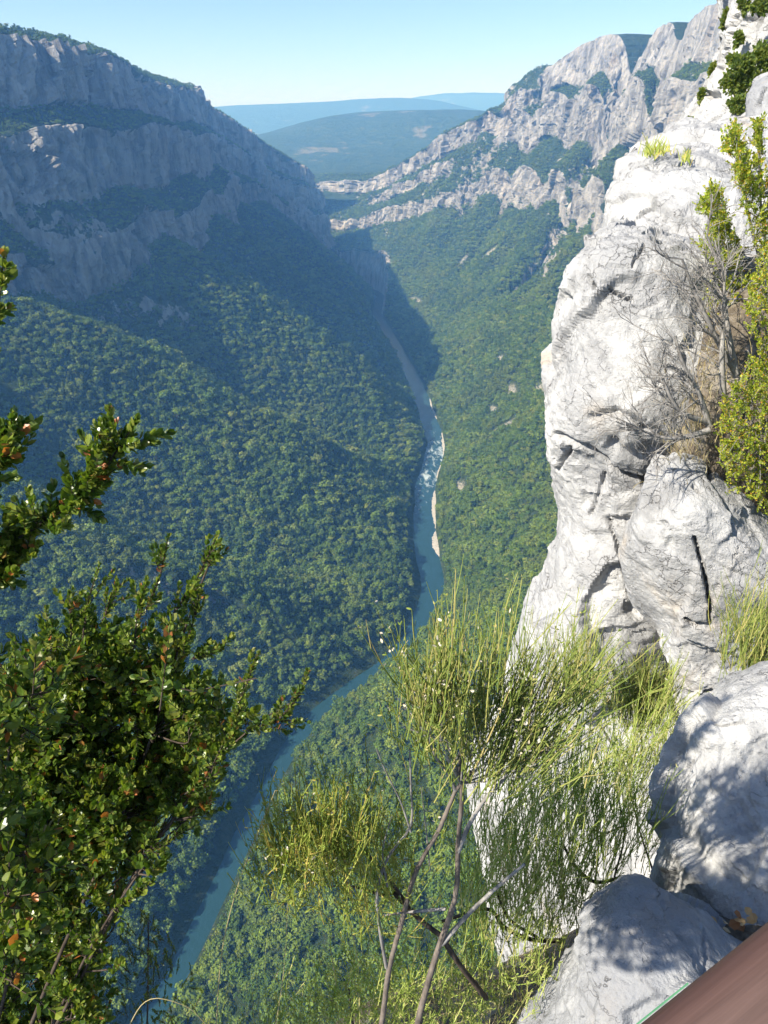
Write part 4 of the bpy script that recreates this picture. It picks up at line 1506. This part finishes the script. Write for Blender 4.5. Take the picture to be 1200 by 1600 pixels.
def dead_shrub():
    r = np.random.default_rng(31)
    base = at(1140, 640, 5.4)
    root = empty('dead_shrub', base)
    tag(root, 'bare grey dead shrub with tangled twigs leaning over the white rock', 'shrub')
    mains = [[(1150, 585, 5.5), (1128, 545, 5.5), (1108, 505, 5.45), (1085, 455, 5.45), (1066, 405, 5.4)], [(1130, 615, 5.4), (1128, 570, 5.4), (1130, 510, 5.45), (1132, 440, 5.5)],
             [(1108, 665, 5.3), (1090, 610, 5.3), (1068, 570, 5.3), (1055, 525, 5.3)], [(1108, 672, 5.25), (1075, 682, 5.2), (1040, 684, 5.15), (1000, 672, 5.15)],
             [(1150, 585, 5.5), (1135, 500, 5.6), (1125, 420, 5.7), (1105, 370, 5.7)], [(1105, 660, 5.3), (1060, 640, 5.2), (1030, 580, 5.2)]]
    br = MB()
    for mpts in mains:
        t = MB()
        P = path(mpts, 14)
        t.tube(P, np.linspace(.026, .008, 14), 6)
        t.build('branch', M_BARKG, root, True, origin=base)
        T = unit(np.gradient(P, axis=0))
        for k in range(15):
            i = r.integers(3, 14)
            d = unit(T[i] * .6 + np.array([-.5, -.05, .15]) + r.normal(0, .55, 3))
            bare(br, P[i], d, r.uniform(.2, .4), .0072, 2, r)
    o = br.build('twigs', M_BARKG, root, False, origin=base)
    o['kind'] = 'stuff'


dead_shrub()


def leafy_clump(name, label, cx, cy, rx, ry, Y, n, size, mat, seed, group=None):
    """A far shrub on the crag: an uneven mass of small leaf sprays on short stems."""
    r = np.random.default_rng(seed)
    c = at(cx, cy, Y)
    t = np.linalg.norm(c) / F
    a, b = rx * t, ry * t
    mb, wd = MB(), MB()
    lob = [unit(r.normal(size=3)) * r.uniform(.2, .65) for _ in range(9)]
    O = []
    for k in range(n):
        l = lob[k % 9]
        O.append(l + unit(r.normal(size=3)) * r.uniform(.1, .42))
    O = np.array(O) * np.array([a, min(a, b) * .8, b])
    D = unit(O / np.array([a, a, b]) + r.normal(0, .5, (n, 3)) + np.array([0, 0, .3]))
    add_leaves(mb, O + c, D, unit(r.normal(size=(n, 3))), r.uniform(.6, 1.3, n) * size, 1.2)
    base = c + np.array([0, .3 * a, -b * .8])
    for l in lob:
        wd.tube([base, base * .4 + (c + l * np.array([a, a * .8, b])) * .6, c + l * np.array([a, a * .8, b])], [size * .25, size * .18, size * .06], 4)
    root = empty(name, base)
    tag(root, label, 'shrub', group)
    wd.build('stem', M_BARKD, root, True, origin=base)
    f = mb.build('foliage', mat, root, origin=base)
    f['kind'] = 'stuff'


for k, (cx, cy, rx, ry, Y, n, label) in enumerate([
        (1160, 118, 26, 30, 29.5, 1300, 'widest dark green shrub in the hollow of the grey crag'),
        (1192, 92, 20, 22, 30, 900, 'dark green shrub on the crag above the rounded grey rock'),
        (1133, 32, 6, 13, 35, 450, 'upright green shrub high on the left rim of the crag'),
        (1192, 10, 15, 13, 31, 600, 'dark shrub on the crag cut off by the top right corner'),
        (1165, 5, 10, 14, 33, 350, 'small shrub at the top edge of the crag'),
        (1113, 118, 7, 16, 35, 450, 'narrow green shrub on the rim of the crag below the hollow'),
        (1096, 150, 6, 12, 34.5, 350, 'small green shrub lower down the left rim of the crag'),
        (1078, 192, 7, 10, 33, 300, 'lowest green shrub where the crag meets the white block'),
        (1152, 62, 9, 9, 32.5, 260, 'tiny shrub on the face in the middle of the crag'),
        (1148, 92, 10, 9, 32, 240, 'tiny shrub on the crag just above the wide shrub'),
        (1150, 165, 14, 12, 28.5, 360, 'browning shrub at the foot of the crag behind the white block')]):
    leafy_clump('crag_shrub', label, cx, cy, rx, ry, Y, int(n * 1.9), .115, M_CRAGLEAF, 500 + k, 'shrubs growing on the crag')


# ------------------------------------------------------------------ broom
def strand(mb, r, p, d, length, rad_, n=6, bend=.13, up=.35):
    d = unit(d)
    t = np.linspace(0, 1, n)[:, None]
    s = r.normal(0, bend, 3)
    pts = p + d * length * t + (s + np.array([0, 0, up])) * length * .5 * t ** 2
    mb.queue(pts, rad_, rad_ * .4)
    return pts


def broom_fan(mb, pods, r, base, cnt, length, rad_, dirn=(0, 0, 1), spread=.35, shoots=2, leafy=True, podp=0.0, jitter=.05):
    """A spray of thin green stems with short side shoots."""
    for k in range(cnt):
        p = base + r.normal(0, jitter, 3)
        d = np.array(dirn) + r.normal(0, spread, 3)
        L = length * r.uniform(.3, 1.25)
        pts = strand(mb, r, p, d, L, rad_ * r.uniform(.8, 1.2))
        for q in range(shoots):
            i = r.integers(1, 5)
            dd = unit(pts[i] - pts[i - 1]) + r.normal(0, .27, 3)
            strand(mb, r, pts[i], dd, L * r.uniform(.18, .42), rad_ * .7, 4)
        if leafy:
            m = r.integers(5, 11)
            i = r.integers(1, 6, m)
            D = unit(unit(d)[None] + r.normal(0, .7, (m, 3)))
            add_leaves(mb, pts[i], D, r.normal(size=(m, 3)), r.uniform(.008, .018, m), .55)
        if r.random() < podp:
            m = r.integers(2, 5)
            add_leaves(pods, pts[r.integers(3, 6, m)] + r.normal(0, .006, (m, 3)), r.normal(size=(m, 3)) + np.array([0, 0, .6]), r.normal(size=(m, 3)), r.uniform(.009, .016, m), .8)


def broom_main():
    r = np.random.default_rng(41)
    base = at(610, 1720, 1.72)
    root = empty('broom', base)
    tag(root, 'tall green broom with forked grey trunks and pale dry pods at bottom centre', 'shrub')
    trunks = [([(635, 1720, 1.72), (655, 1590, 1.72), (684, 1485, 1.72), (712, 1400, 1.72), (716, 1310, 1.72), (722, 1240, 1.72), (718, 1180, 1.72)], .0135, .005),
              ([(570, 1720, 1.72), (598, 1590, 1.72), (608, 1515, 1.72), (628, 1440, 1.72), (655, 1350, 1.72), (690, 1290, 1.72), (712, 1235, 1.72), (735, 1205, 1.72)], .0115, .005),
              ([(604, 1512, 1.72), (594, 1455, 1.72), (590, 1390, 1.72), (612, 1330, 1.71), (640, 1295, 1.7), (642, 1230, 1.7), (640, 1170, 1.7)], .006, .0022),
              ([(690, 1475, 1.72), (740, 1420, 1.74), (790, 1375, 1.76), (820, 1350, 1.78)], .008, .004),
              ([(716, 1330, 1.72), (735, 1285, 1.72), (765, 1240, 1.73), (790, 1215, 1.74)], .0075, .004),
              ([(712, 1235, 1.72), (700, 1210, 1.72), (680, 1180, 1.72), (665, 1140, 1.72)], .0055, .003),
              ([(642, 1300, 1.7), (625, 1250, 1.7), (600, 1200, 1.7), (588, 1170, 1.7)], .003, .0012),
              ([(697, 1420, 1.73), (640, 1425, 1.76), (600, 1430, 1.8)], .005, .003),
              ([(672, 1360, 1.72), (665, 1290, 1.74), (658, 1230, 1.74)], .0025, .0012),
              ([(605, 1385, 1.72), (598, 1330, 1.72), (612, 1275, 1.72)], .003, .0013)]
    for pts, a, b in trunks:
        t = MB()
        t.tube(path(pts, 22), 1.3 * np.linspace(a, b, 22) * (1 + .06 * np.sin(np.arange(22) * 2.1)), 7)
        t.build('trunk' if a > .01 else 'branch', M_BARKG if a < .01 else M_BARK, root, True, origin=base)
    gr, pods, tw = MB(), MB(), MB()
    hubs = [(665, 1140), (690, 1160), (718, 1175), (735, 1200), (760, 1190), (790, 1215), (820, 1200), (700, 1120), (740, 1130), (780, 1150), (840, 1180), (680, 1100), (815, 1130), (850, 1120)]
    for hx, hy in hubs:
        Y = 1.72 + r.normal(0, .06)
        b = at(hx, hy, Y)
        o = at(720, 1225, 1.72)
        tw.tube([o, (o + b) / 2 + r.normal(0, .015, 3), b], [.004, .003, .0022], 4)
        d = unit((b - o) * np.array([1.0, .4, 1]) + np.array([0, 0, .22]))
        for q in range(5):
            bare(tw, b, d + r.normal(0, .3, 3), .1, .0018, 1, r)
        broom_fan(gr, pods, r, b, 34, .27, .0025, d + np.array([0, 0, .5]), .32, 3, True, .2, .055)
    # long wands above the crown
    for k in range(70):
        x = r.choice([r.normal(760, 50), r.normal(790, 25), r.normal(720, 45)])
        b = at(x, r.uniform(1040, 1110), 1.72 + r.normal(0, .07))
        strand(gr, r, b, np.array([r.normal(.03, .06), r.normal(0, .08), 1]), r.uniform(.12, .33), .0018, 7, .06, .05)
    # tan pods gather on the left of the crown and low on the right
    for cx, cy, n in ((672, 1085, 26), (640, 1110, 16), (740, 1050, 12), (735, 1085, 14), (815, 1135, 18), (818, 1165, 14), (805, 1200, 10), (700, 1080, 12), (760, 1165, 14)):
        O = np.array([at(r.normal(cx, 13), r.normal(cy, 13), 1.66 + r.normal(0, .05)) for _ in range(n)])
        add_leaves(pods, O, r.normal(size=(n, 3)), r.normal(size=(n, 3)), r.uniform(.009, .017, n), .8)
    for nm, m, mat in (('stems', gr, M_BROOM), ('pods', pods, M_POD), ('twigs', tw, M_BARKG)):
        o = m.build(nm, mat, root, origin=base)
        o['kind'] = 'stuff'


def broom_low(name, label, branches, fans, mat, seed, basep, podp=.1, bark=M_BARKD, dry=0):
    r = np.random.default_rng(seed)
    base = at(*basep)
    root = empty(name, base)
    tag(root, label, 'shrub', 'broom shrubs on the ledge')
    for pts, a, b in branches:
        t = MB()
        t.tube(path(pts, 16), np.linspace(a, b, 16), 6)
        t.build('branch', bark, root, True, origin=base)
    gr, pods = MB(), MB()
    for (hx, hy, Y, cnt, L, d, spread, jit, rad_) in fans:
        broom_fan(gr, pods, r, at(hx, hy, Y), int(cnt * 1.7), L * 1.2, rad_ * 1.25, d, spread * .8, 3, True, podp, jit * 1.6)
    o = gr.build('stems', mat, root, origin=base)
    o['kind'] = 'stuff'
    if pods.n:
        o = pods.build('pods', M_POD, root, origin=base)
        o['kind'] = 'stuff'
    return root


broom_main()
rf = np.random.default_rng(43)
broom_low('broom', 'yellowish broom spreading left of the forked trunks, above the river',
          [([(640, 1420, 1.85), (605, 1370, 1.85), (570, 1330, 1.85), (545, 1300, 1.85)], .009, .004), ([(600, 1400, 1.85), (550, 1385, 1.85), (510, 1385, 1.85)], .007, .003), ([(700, 1470, 1.85), (660, 1440, 1.85), (615, 1395, 1.85)], .011, .008),
           ([(545, 1390, 1.85), (535, 1350, 1.85), (520, 1310, 1.85)], .004, .002), ([(760, 1560, 1.9), (720, 1510, 1.87), (690, 1465, 1.85)], .012, .011)],
          [(x, y, (1.66 if x < 560 else 1.84) + rf.normal(0, .04), 20, .18, (-.12, 0, 1), .38, .036, .0017) for x, y in ((545, 1315), (525, 1330), (560, 1330), (500, 1370), (480, 1375), (460, 1385), (510, 1345), (575, 1370), (535, 1370), (600, 1390), (620, 1410), (590, 1440), (645, 1330), (440, 1370), (455, 1340), (480, 1330), (500, 1310), (570, 1300), (610, 1350), (555, 1420))], M_BROOMY, 44, (760, 1560, 1.9), .08)
broom_low('broom', 'spreading green broom between the forked trunks and the white boulder',
          [([(690, 1440, 2.3), (760, 1420, 2.35), (790, 1450, 2.4), (830, 1468, 2.4), (880, 1470, 2.4)], .008, .013), ([(880, 1320, 2.7), (900, 1355, 2.7), (930, 1378, 2.7), (975, 1370, 2.75)], .008, .012), ([(770, 1380, 2.3), (800, 1440, 2.35), (840, 1465, 2.4)], .006, .009),
           ([(930, 1378, 2.7), (935, 1320, 2.7), (925, 1260, 2.7)], .006, .003), ([(960, 1370, 2.7), (975, 1310, 2.75), (965, 1240, 2.75)], .006, .003), ([(850, 1468, 2.4), (820, 1400, 2.4), (810, 1330, 2.4)], .006, .003), ([(975, 1290, 3.0), (930, 1310, 3.0), (890, 1330, 2.9)], .006, .004)],
          [(x, y, Y + rf.normal(0, .08), 17, L, (.0, 0, 1.2), .26, .06, .0024) for x, y, Y, L in (
              (810, 1350, 2.4, .3), (840, 1330, 2.4, .34), (870, 1310, 2.6, .32), (900, 1290, 2.6, .34), (930, 1280, 2.7, .3), (960, 1280, 2.7, .3), (790, 1410, 2.4, .3), (830, 1420, 2.4, .3), (870, 1400, 2.5, .3), (910, 1390, 2.6, .26),
              (860, 1250, 2.5, .3), (900, 1230, 2.6, .28), (780, 1460, 2.3, .24), (860, 1460, 2.4, .24), (960, 1350, 2.7, .3), (820, 1270, 2.4, .3), (890, 1340, 2.5, .3), (840, 1380, 2.4, .3), (985, 1340, 2.8, .25), (800, 1300, 2.4, .3), (830, 1250, 2.5, .28), (930, 1200, 2.7, .25), (760, 1480, 2.3, .25), (820, 1480, 2.3, .22), (720, 1520, 2.3, .22), (880, 1430, 2.5, .28), (800, 1380, 2.3, .3), (765, 1380, 2.2, .28), (775, 1330, 2.2, .28), (760, 1430, 2.2, .28), (790, 1340, 2.3, .28), (850, 1290, 2.5, .28), (940, 1330, 2.6, .28), (910, 1440, 2.5, .22), (740, 1460, 2.2, .25), (820, 1440, 2.3, .26))], M_BROOML, 45, (880, 1480, 2.4), .06)
broom_low('broom', 'small broom on a bare slanting branch in front of the white pillar',
          [([(985, 1230, 3.6), (960, 1170, 3.6), (930, 1125, 3.6), (890, 1090, 3.6)], .011, .006)],
          [(x, y, 3.6 + rf.normal(0, .06), 22, .3, d, .25, .04, .0024) for x, y, d in ((890, 1085, (0, 0, 1)), (905, 1095, (.15, 0, 1)), (880, 1080, (-.2, 0, 1)), (915, 1090, (.1, 0, 1)), (895, 1060, (0, 0, 1)))], M_BROOM, 46, (985, 1235, 3.6), .05, M_BARKG)
broom_low('broom', 'dense yellow green broom tuft in front of the dark hollow of the rock',
          [([(1000, 1200, 3.9), (1002, 1150, 3.9), (995, 1120, 3.9)], .009, .005)],
          [(x, y, 3.9 + rf.normal(0, .08), 42, .24, d, .3, .05, .0026) for x, y, d in ((1000, 1115, (0, 0, 1)), (980, 1105, (-.25, 0, 1)), (1020, 1105, (.25, 0, 1)), (1000, 1090, (0, 0, 1)), (985, 1120, (0, 0, 1)), (1010, 1125, (0, 0, 1)))], M_BROOM, 47, (1000, 1210, 3.9), .02)
broom_low('broom', 'thin broom below the tuft, beside the edge of the white boulder',
          [([(1020, 1360, 3.2), (1000, 1300, 3.3), (985, 1240, 3.4)], .008, .004)],
          [(x, y, 3.3 + rf.normal(0, .08), 26, .28, (0, 0, 1), .36, .06, .0022) for x, y in ((985, 1215), (1000, 1230), (965, 1225), (1010, 1290), (990, 1290), (1025, 1200), (960, 1180), (1035, 1150))], M_BROOML, 48, (1020, 1365, 3.2), .06)
broom_low('broom', 'green broom tuft growing from the cleft at the right edge',
          [([(1195, 1100, 4.0), (1180, 1060, 4.0), (1170, 1035, 4.0)], .01, .005)],
          [(x, y, 4.0 + rf.normal(0, .08), 40, .3, d, .3, .06, .0026) for x, y, d in ((1170, 1050, (-.1, 0, 1)), (1190, 1050, (0, 0, 1)), (1165, 1010, (-.1, 0, 1)), (1190, 1000, (.1, 0, 1)), (1215, 1030, (0, 0, 1)))], M_BROOM, 49, (1195, 1105, 4.0), .02)
broom_low('broom', 'low bright green shrub at the bottom edge behind the forked trunks',
          [([(560, 1640, 2.0), (550, 1590, 2.0), (545, 1545, 2.0)], .007, .004)],
          [(x, y, 2.1 + rf.normal(0, .1), 30, .11, (0, 0, 1), .6, .05, .0019) for x, y in ((480, 1590), (510, 1570), (540, 1560), (570, 1570), (600, 1580), (530, 1600), (560, 1610), (620, 1560), (650, 1590), (690, 1580), (500, 1620), (590, 1620), (640, 1540), (740, 1580), (780, 1560), (450, 1600), (700, 1550), (830, 1540), (670, 1530), (760, 1530), (600, 1540), (560, 1530), (860, 1510), (720, 1600), (640, 1610))], M_BROOML, 50, (560, 1660, 2.0), .0)


# ------------------------------------------------------------------ grasses
def grass(name, label, spots, mat, seed, kind='stuff'):
    r = np.random.default_rng(seed)
    mb = MB()
    for (x, y, Y, jx, jy, n, L, rad_, lean) in spots:
        for k in range(n):
            p = at(r.normal(x, jx), r.normal(y, jy), Y + r.normal(0, .05 * Y / 2))
            strand(mb, r, p, np.array([lean + r.normal(0, .3), r.normal(0, .3), 1]), L * r.uniform(.4, 1.1), rad_, 6, .4, -.3)
    o = mb.build(name, mat)
    return tag(o, label, 'grass', kind=kind)


grass('dry_grass', 'dry straw and thin stems under the broom along the bottom edge',
      [(700, 1580, 2.1, 90, 30, 260, .3, .0012, 0), (820, 1540, 2.3, 50, 30, 240, .25, .0012, 0), (600, 1590, 2.2, 90, 20, 120, .3, .0012, 0), (1080, 690, 5.55, 22, 40, 240, .18, .003, -.2), (1120, 600, 5.7, 25, 40, 160, .18, .003, -.2), (880, 1430, 2.5, 50, 30, 120, .25, .0014, 0)], M_STRAW, 61)
grass('green_grass', 'long green grass blades rising at the bottom between bush and broom',
      [(420, 1660, 2.0, 50, 30, 90, .5, .0016, 0), (330, 1680, 1.9, 40, 30, 60, .45, .0015, .1), (520, 1640, 2.0, 40, 20, 60, .4, .0016, 0), (800, 1600, 2.2, 40, 30, 80, .3, .0016, 0)], M_BROOM, 62)
grass('grass_tuft', 'small green tufts on the edge of the sunlit white block',
      [(1018, 242, 9.6, 8, 3, 60, .18, .007, 0), (1036, 240, 9.6, 6, 3, 50, .16, .007, 0), (1072, 252, 9.4, 5, 3, 40, .14, .007, 0)], M_BROOMY, 63)


def stalk(label, pts, rad_, mat, heads=0, seed=0):
    r = np.random.default_rng(seed)
    base = at(*pts[0])
    root = empty('grass_stalk', base)
    tag(root, label, 'grass stalk', 'single tall stalks in front of the river')
    t = MB()
    P = path(pts, 18)
    t.tube(P, np.linspace(rad_, rad_ * .4, 18), 4)
    t.build('stem', mat, root, True, origin=base)
    if heads:
        h = MB()
        for k in range(heads):
            i = r.integers(13, 18)
            strand(h, r, P[i], unit(P[-1] - P[-3]) + r.normal(0, .5, 3), r.uniform(.015, .04), rad_ * .6, 4)
        add_leaves(h, P[r.integers(13, 18, heads)], r.normal(size=(heads, 3)) + unit(P[-1] - P[-3]), r.normal(size=(heads, 3)), r.uniform(.006, .011, heads), .7)
        h.build('seed_head', mat, root, origin=base)


stalk('tall dry straw stalk with a pale seed head crossing the river', [(335, 1640, 1.6), (356, 1440, 1.6), (385, 1345, 1.6), (410, 1285, 1.6), (430, 1235, 1.6)], .0022, M_STRAW, 12, 1)
stalk('straight yellowish stalk left of the yellowish broom', [(425, 1640, 1.7), (445, 1500, 1.7), (450, 1390, 1.7), (452, 1290, 1.7)], .0016, M_STRAW, 0, 2)
stalk('thin dark green stalk between the dense bush and the straw stalk', [(330, 1640, 1.7), (375, 1480, 1.7), (402, 1380, 1.7), (412, 1340, 1.7)], .0014, M_BROOM, 0, 3)
stalk('arched dry stalk bending over at the bottom near the dense bush', [(190, 1620, 1.4), (250, 1560, 1.4), (290, 1572, 1.4), (325, 1605, 1.4)], .002, M_STRAW, 0, 4)
stalk('pale kinked stalk hanging below the yellowish broom', [(525, 1540, 1.9), (515, 1480, 1.9), (498, 1440, 1.9), (505, 1390, 1.9)], .0018, M_STRAW, 0, 5)

# dry leaves caught between the boulders
rl = np.random.default_rng(71)
DRY = [(1094, 1441), (1104, 1444), (1112, 1440), (1117, 1450), (1125, 1443), (1135, 1438), (1142, 1446), (1150, 1436), (1158, 1445), (1163, 1434), (1170, 1442), (1146, 1457), (1156, 1462), (1178, 1430), (1130, 1456), (1166, 1456), (1185, 1440)]
dry_meshes = []
for k in range(3):
    c = leaf_me.copy()
    c.name = 'dry_leaf'
    mm = mat_leaf('dry_leaf_tone', [(0, ((.3, .13, .05), (.52, .33, .15), (.62, .47, .28))[k]), (1, ((.36, .17, .07), (.55, .36, .17), (.64, .5, .3))[k])], .2, .6, .3, (1, .9, .6))
    c.materials.append(mm)
    dry_meshes.append(c)
for k, (x, y) in enumerate(DRY):
    o = bpy.data.objects.new('dry_leaf', dry_meshes[k % 3])
    COL.objects.link(o)
    o.location = at(x - 4, y, 2.06)
    s = rl.uniform(.03, .055)
    o.scale = (s * 1.3, s, s * 2)
    o.rotation_euler = (rl.normal(.3, .3), rl.normal(0, .4), rl.uniform(0, 6.28))
    tag(o, ('reddish brown', 'ochre', 'pale tan')[k % 3] + ' dry leaf lying between the two boulders at bottom right', 'leaf', 'dry leaves between the boulders')


# ------------------------------------------------------------------ rail at the viewpoint
def rail():
    """A thick rounded rail close to the camera, a green strip standing in for the reflection along its edge."""
    a, b = at(945, 1645, .30), at(1215, 1428, .36)
    ax = unit(b - a)
    view = unit((a + b) / 2)
    side = unit(np.cross(ax, view))            # across the rail as seen
    if side[2] < 0:
        side = -side
    depth = np.cross(ax, side)
    if depth @ view < 0:
        depth = -depth
    R, half = .045, .055
    a = a - ax * .25 - side * R * 0
    b = b + ax * .25
    root = empty('handrail', a)
    tag(root, 'thick brown rounded handrail very close in the bottom right corner', 'handrail')

    def sweep(profile, name, mat, nseg=24, end=1.0):
        P = np.array(profile)
        t = np.linspace(0, end, nseg)
        G = np.empty((nseg, len(P) + 1, 3))
        for i, tt in enumerate(t):
            c = a + (b - a) * tt
            for j in range(len(P) + 1):
                u, v = P[j % len(P)]
                G[i, j] = c + side * u + depth * v
        ia, ib = np.meshgrid(np.arange(nseg) / nseg, np.arange(len(P) + 1) / len(P), indexing='ij')
        put(name, grid_mesh(name, G - a, attrs={'along': ia, 'across': ib}), mat, root)
    ang = np.linspace(0, 2 * math.pi, 40, endpoint=False)
    # superellipse section, top edge passes through the line seen
    w, h = .07, .04
    prof = [(-w + w * np.sign(math.cos(q)) * abs(math.cos(q)) ** .7, h + h * np.sign(math.sin(q)) * abs(math.sin(q)) ** .7) for q in ang]
    m, t_, out = nodes('brown_stained_wood')
    nb = NB(t_)
    cx = nb.n('ShaderNodeCombineXYZ')
    nb.l(nb.n('ShaderNodeAttribute', attribute_name='across').outputs['Fac'], cx.inputs[0])
    nb.l(nb.n('ShaderNodeAttribute', attribute_name='along').outputs['Fac'], cx.inputs[1])
    n_ = nb.noise(nb.scaled(cx.outputs[0], (60, 5, 1)), 1.0, 8, .65, .6)
    col = nb.ramp(n_, [(.3, (.05, .026, .021)), (.7, (.085, .047, .039))])
    nb.l(nb.bsdf(col, .6, nb.bump(n_, .2, .001), .3), out.inputs['Surface'])
    sweep(prof, 'rail', m)
    m2, t2, out2 = nodes('green_reflection_strip')
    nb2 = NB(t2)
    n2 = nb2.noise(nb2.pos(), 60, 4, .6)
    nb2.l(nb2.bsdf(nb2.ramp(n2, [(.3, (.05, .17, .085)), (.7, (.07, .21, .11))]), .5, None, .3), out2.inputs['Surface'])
    s2 = [(.0006, h * 1.25), (.002, h * 1.25), (.002, h * 1.75), (.0006, h * 1.75)]  # green reflection along the rail edge, built as a coloured strip
    sweep(s2, 'edge_reflection', m2, 24, .5)


rail()


# ------------------------------------------------------------------ the air
def haze():
    me = bpy.data.meshes.new('haze')
    x0, x1, y0, y1, z0, z1 = -9500, 9500, -400, 12560, WATER - 45, 215
    V = [(x, y, z) for z in (z0, z1) for y in (y0, y1) for x in (x0, x1)]
    me.from_pydata(V, [], [(0, 2, 3, 1), (4, 5, 7, 6), (0, 1, 5, 4), (1, 3, 7, 5), (3, 2, 6, 7), (2, 0, 4, 6)])
    m, t, out = nodes('summer_haze')
    pv = t.nodes.new('ShaderNodeVolumePrincipled')
    pv.inputs['Color'].default_value = (0.18, 0.47, 1.0, 1)
    pv.inputs['Absorption Color'].default_value = (1, 1, 1, 1)
    pv.inputs['Density'].default_value = 0.00023
    pv.inputs['Anisotropy'].default_value = 0.1
    t.links.new(pv.outputs[0], out.inputs['Volume'])
    o = put('haze', me, m)
    return tag(o, 'pale blue summer haze filling the gorge', 'haze', kind='stuff')


haze()
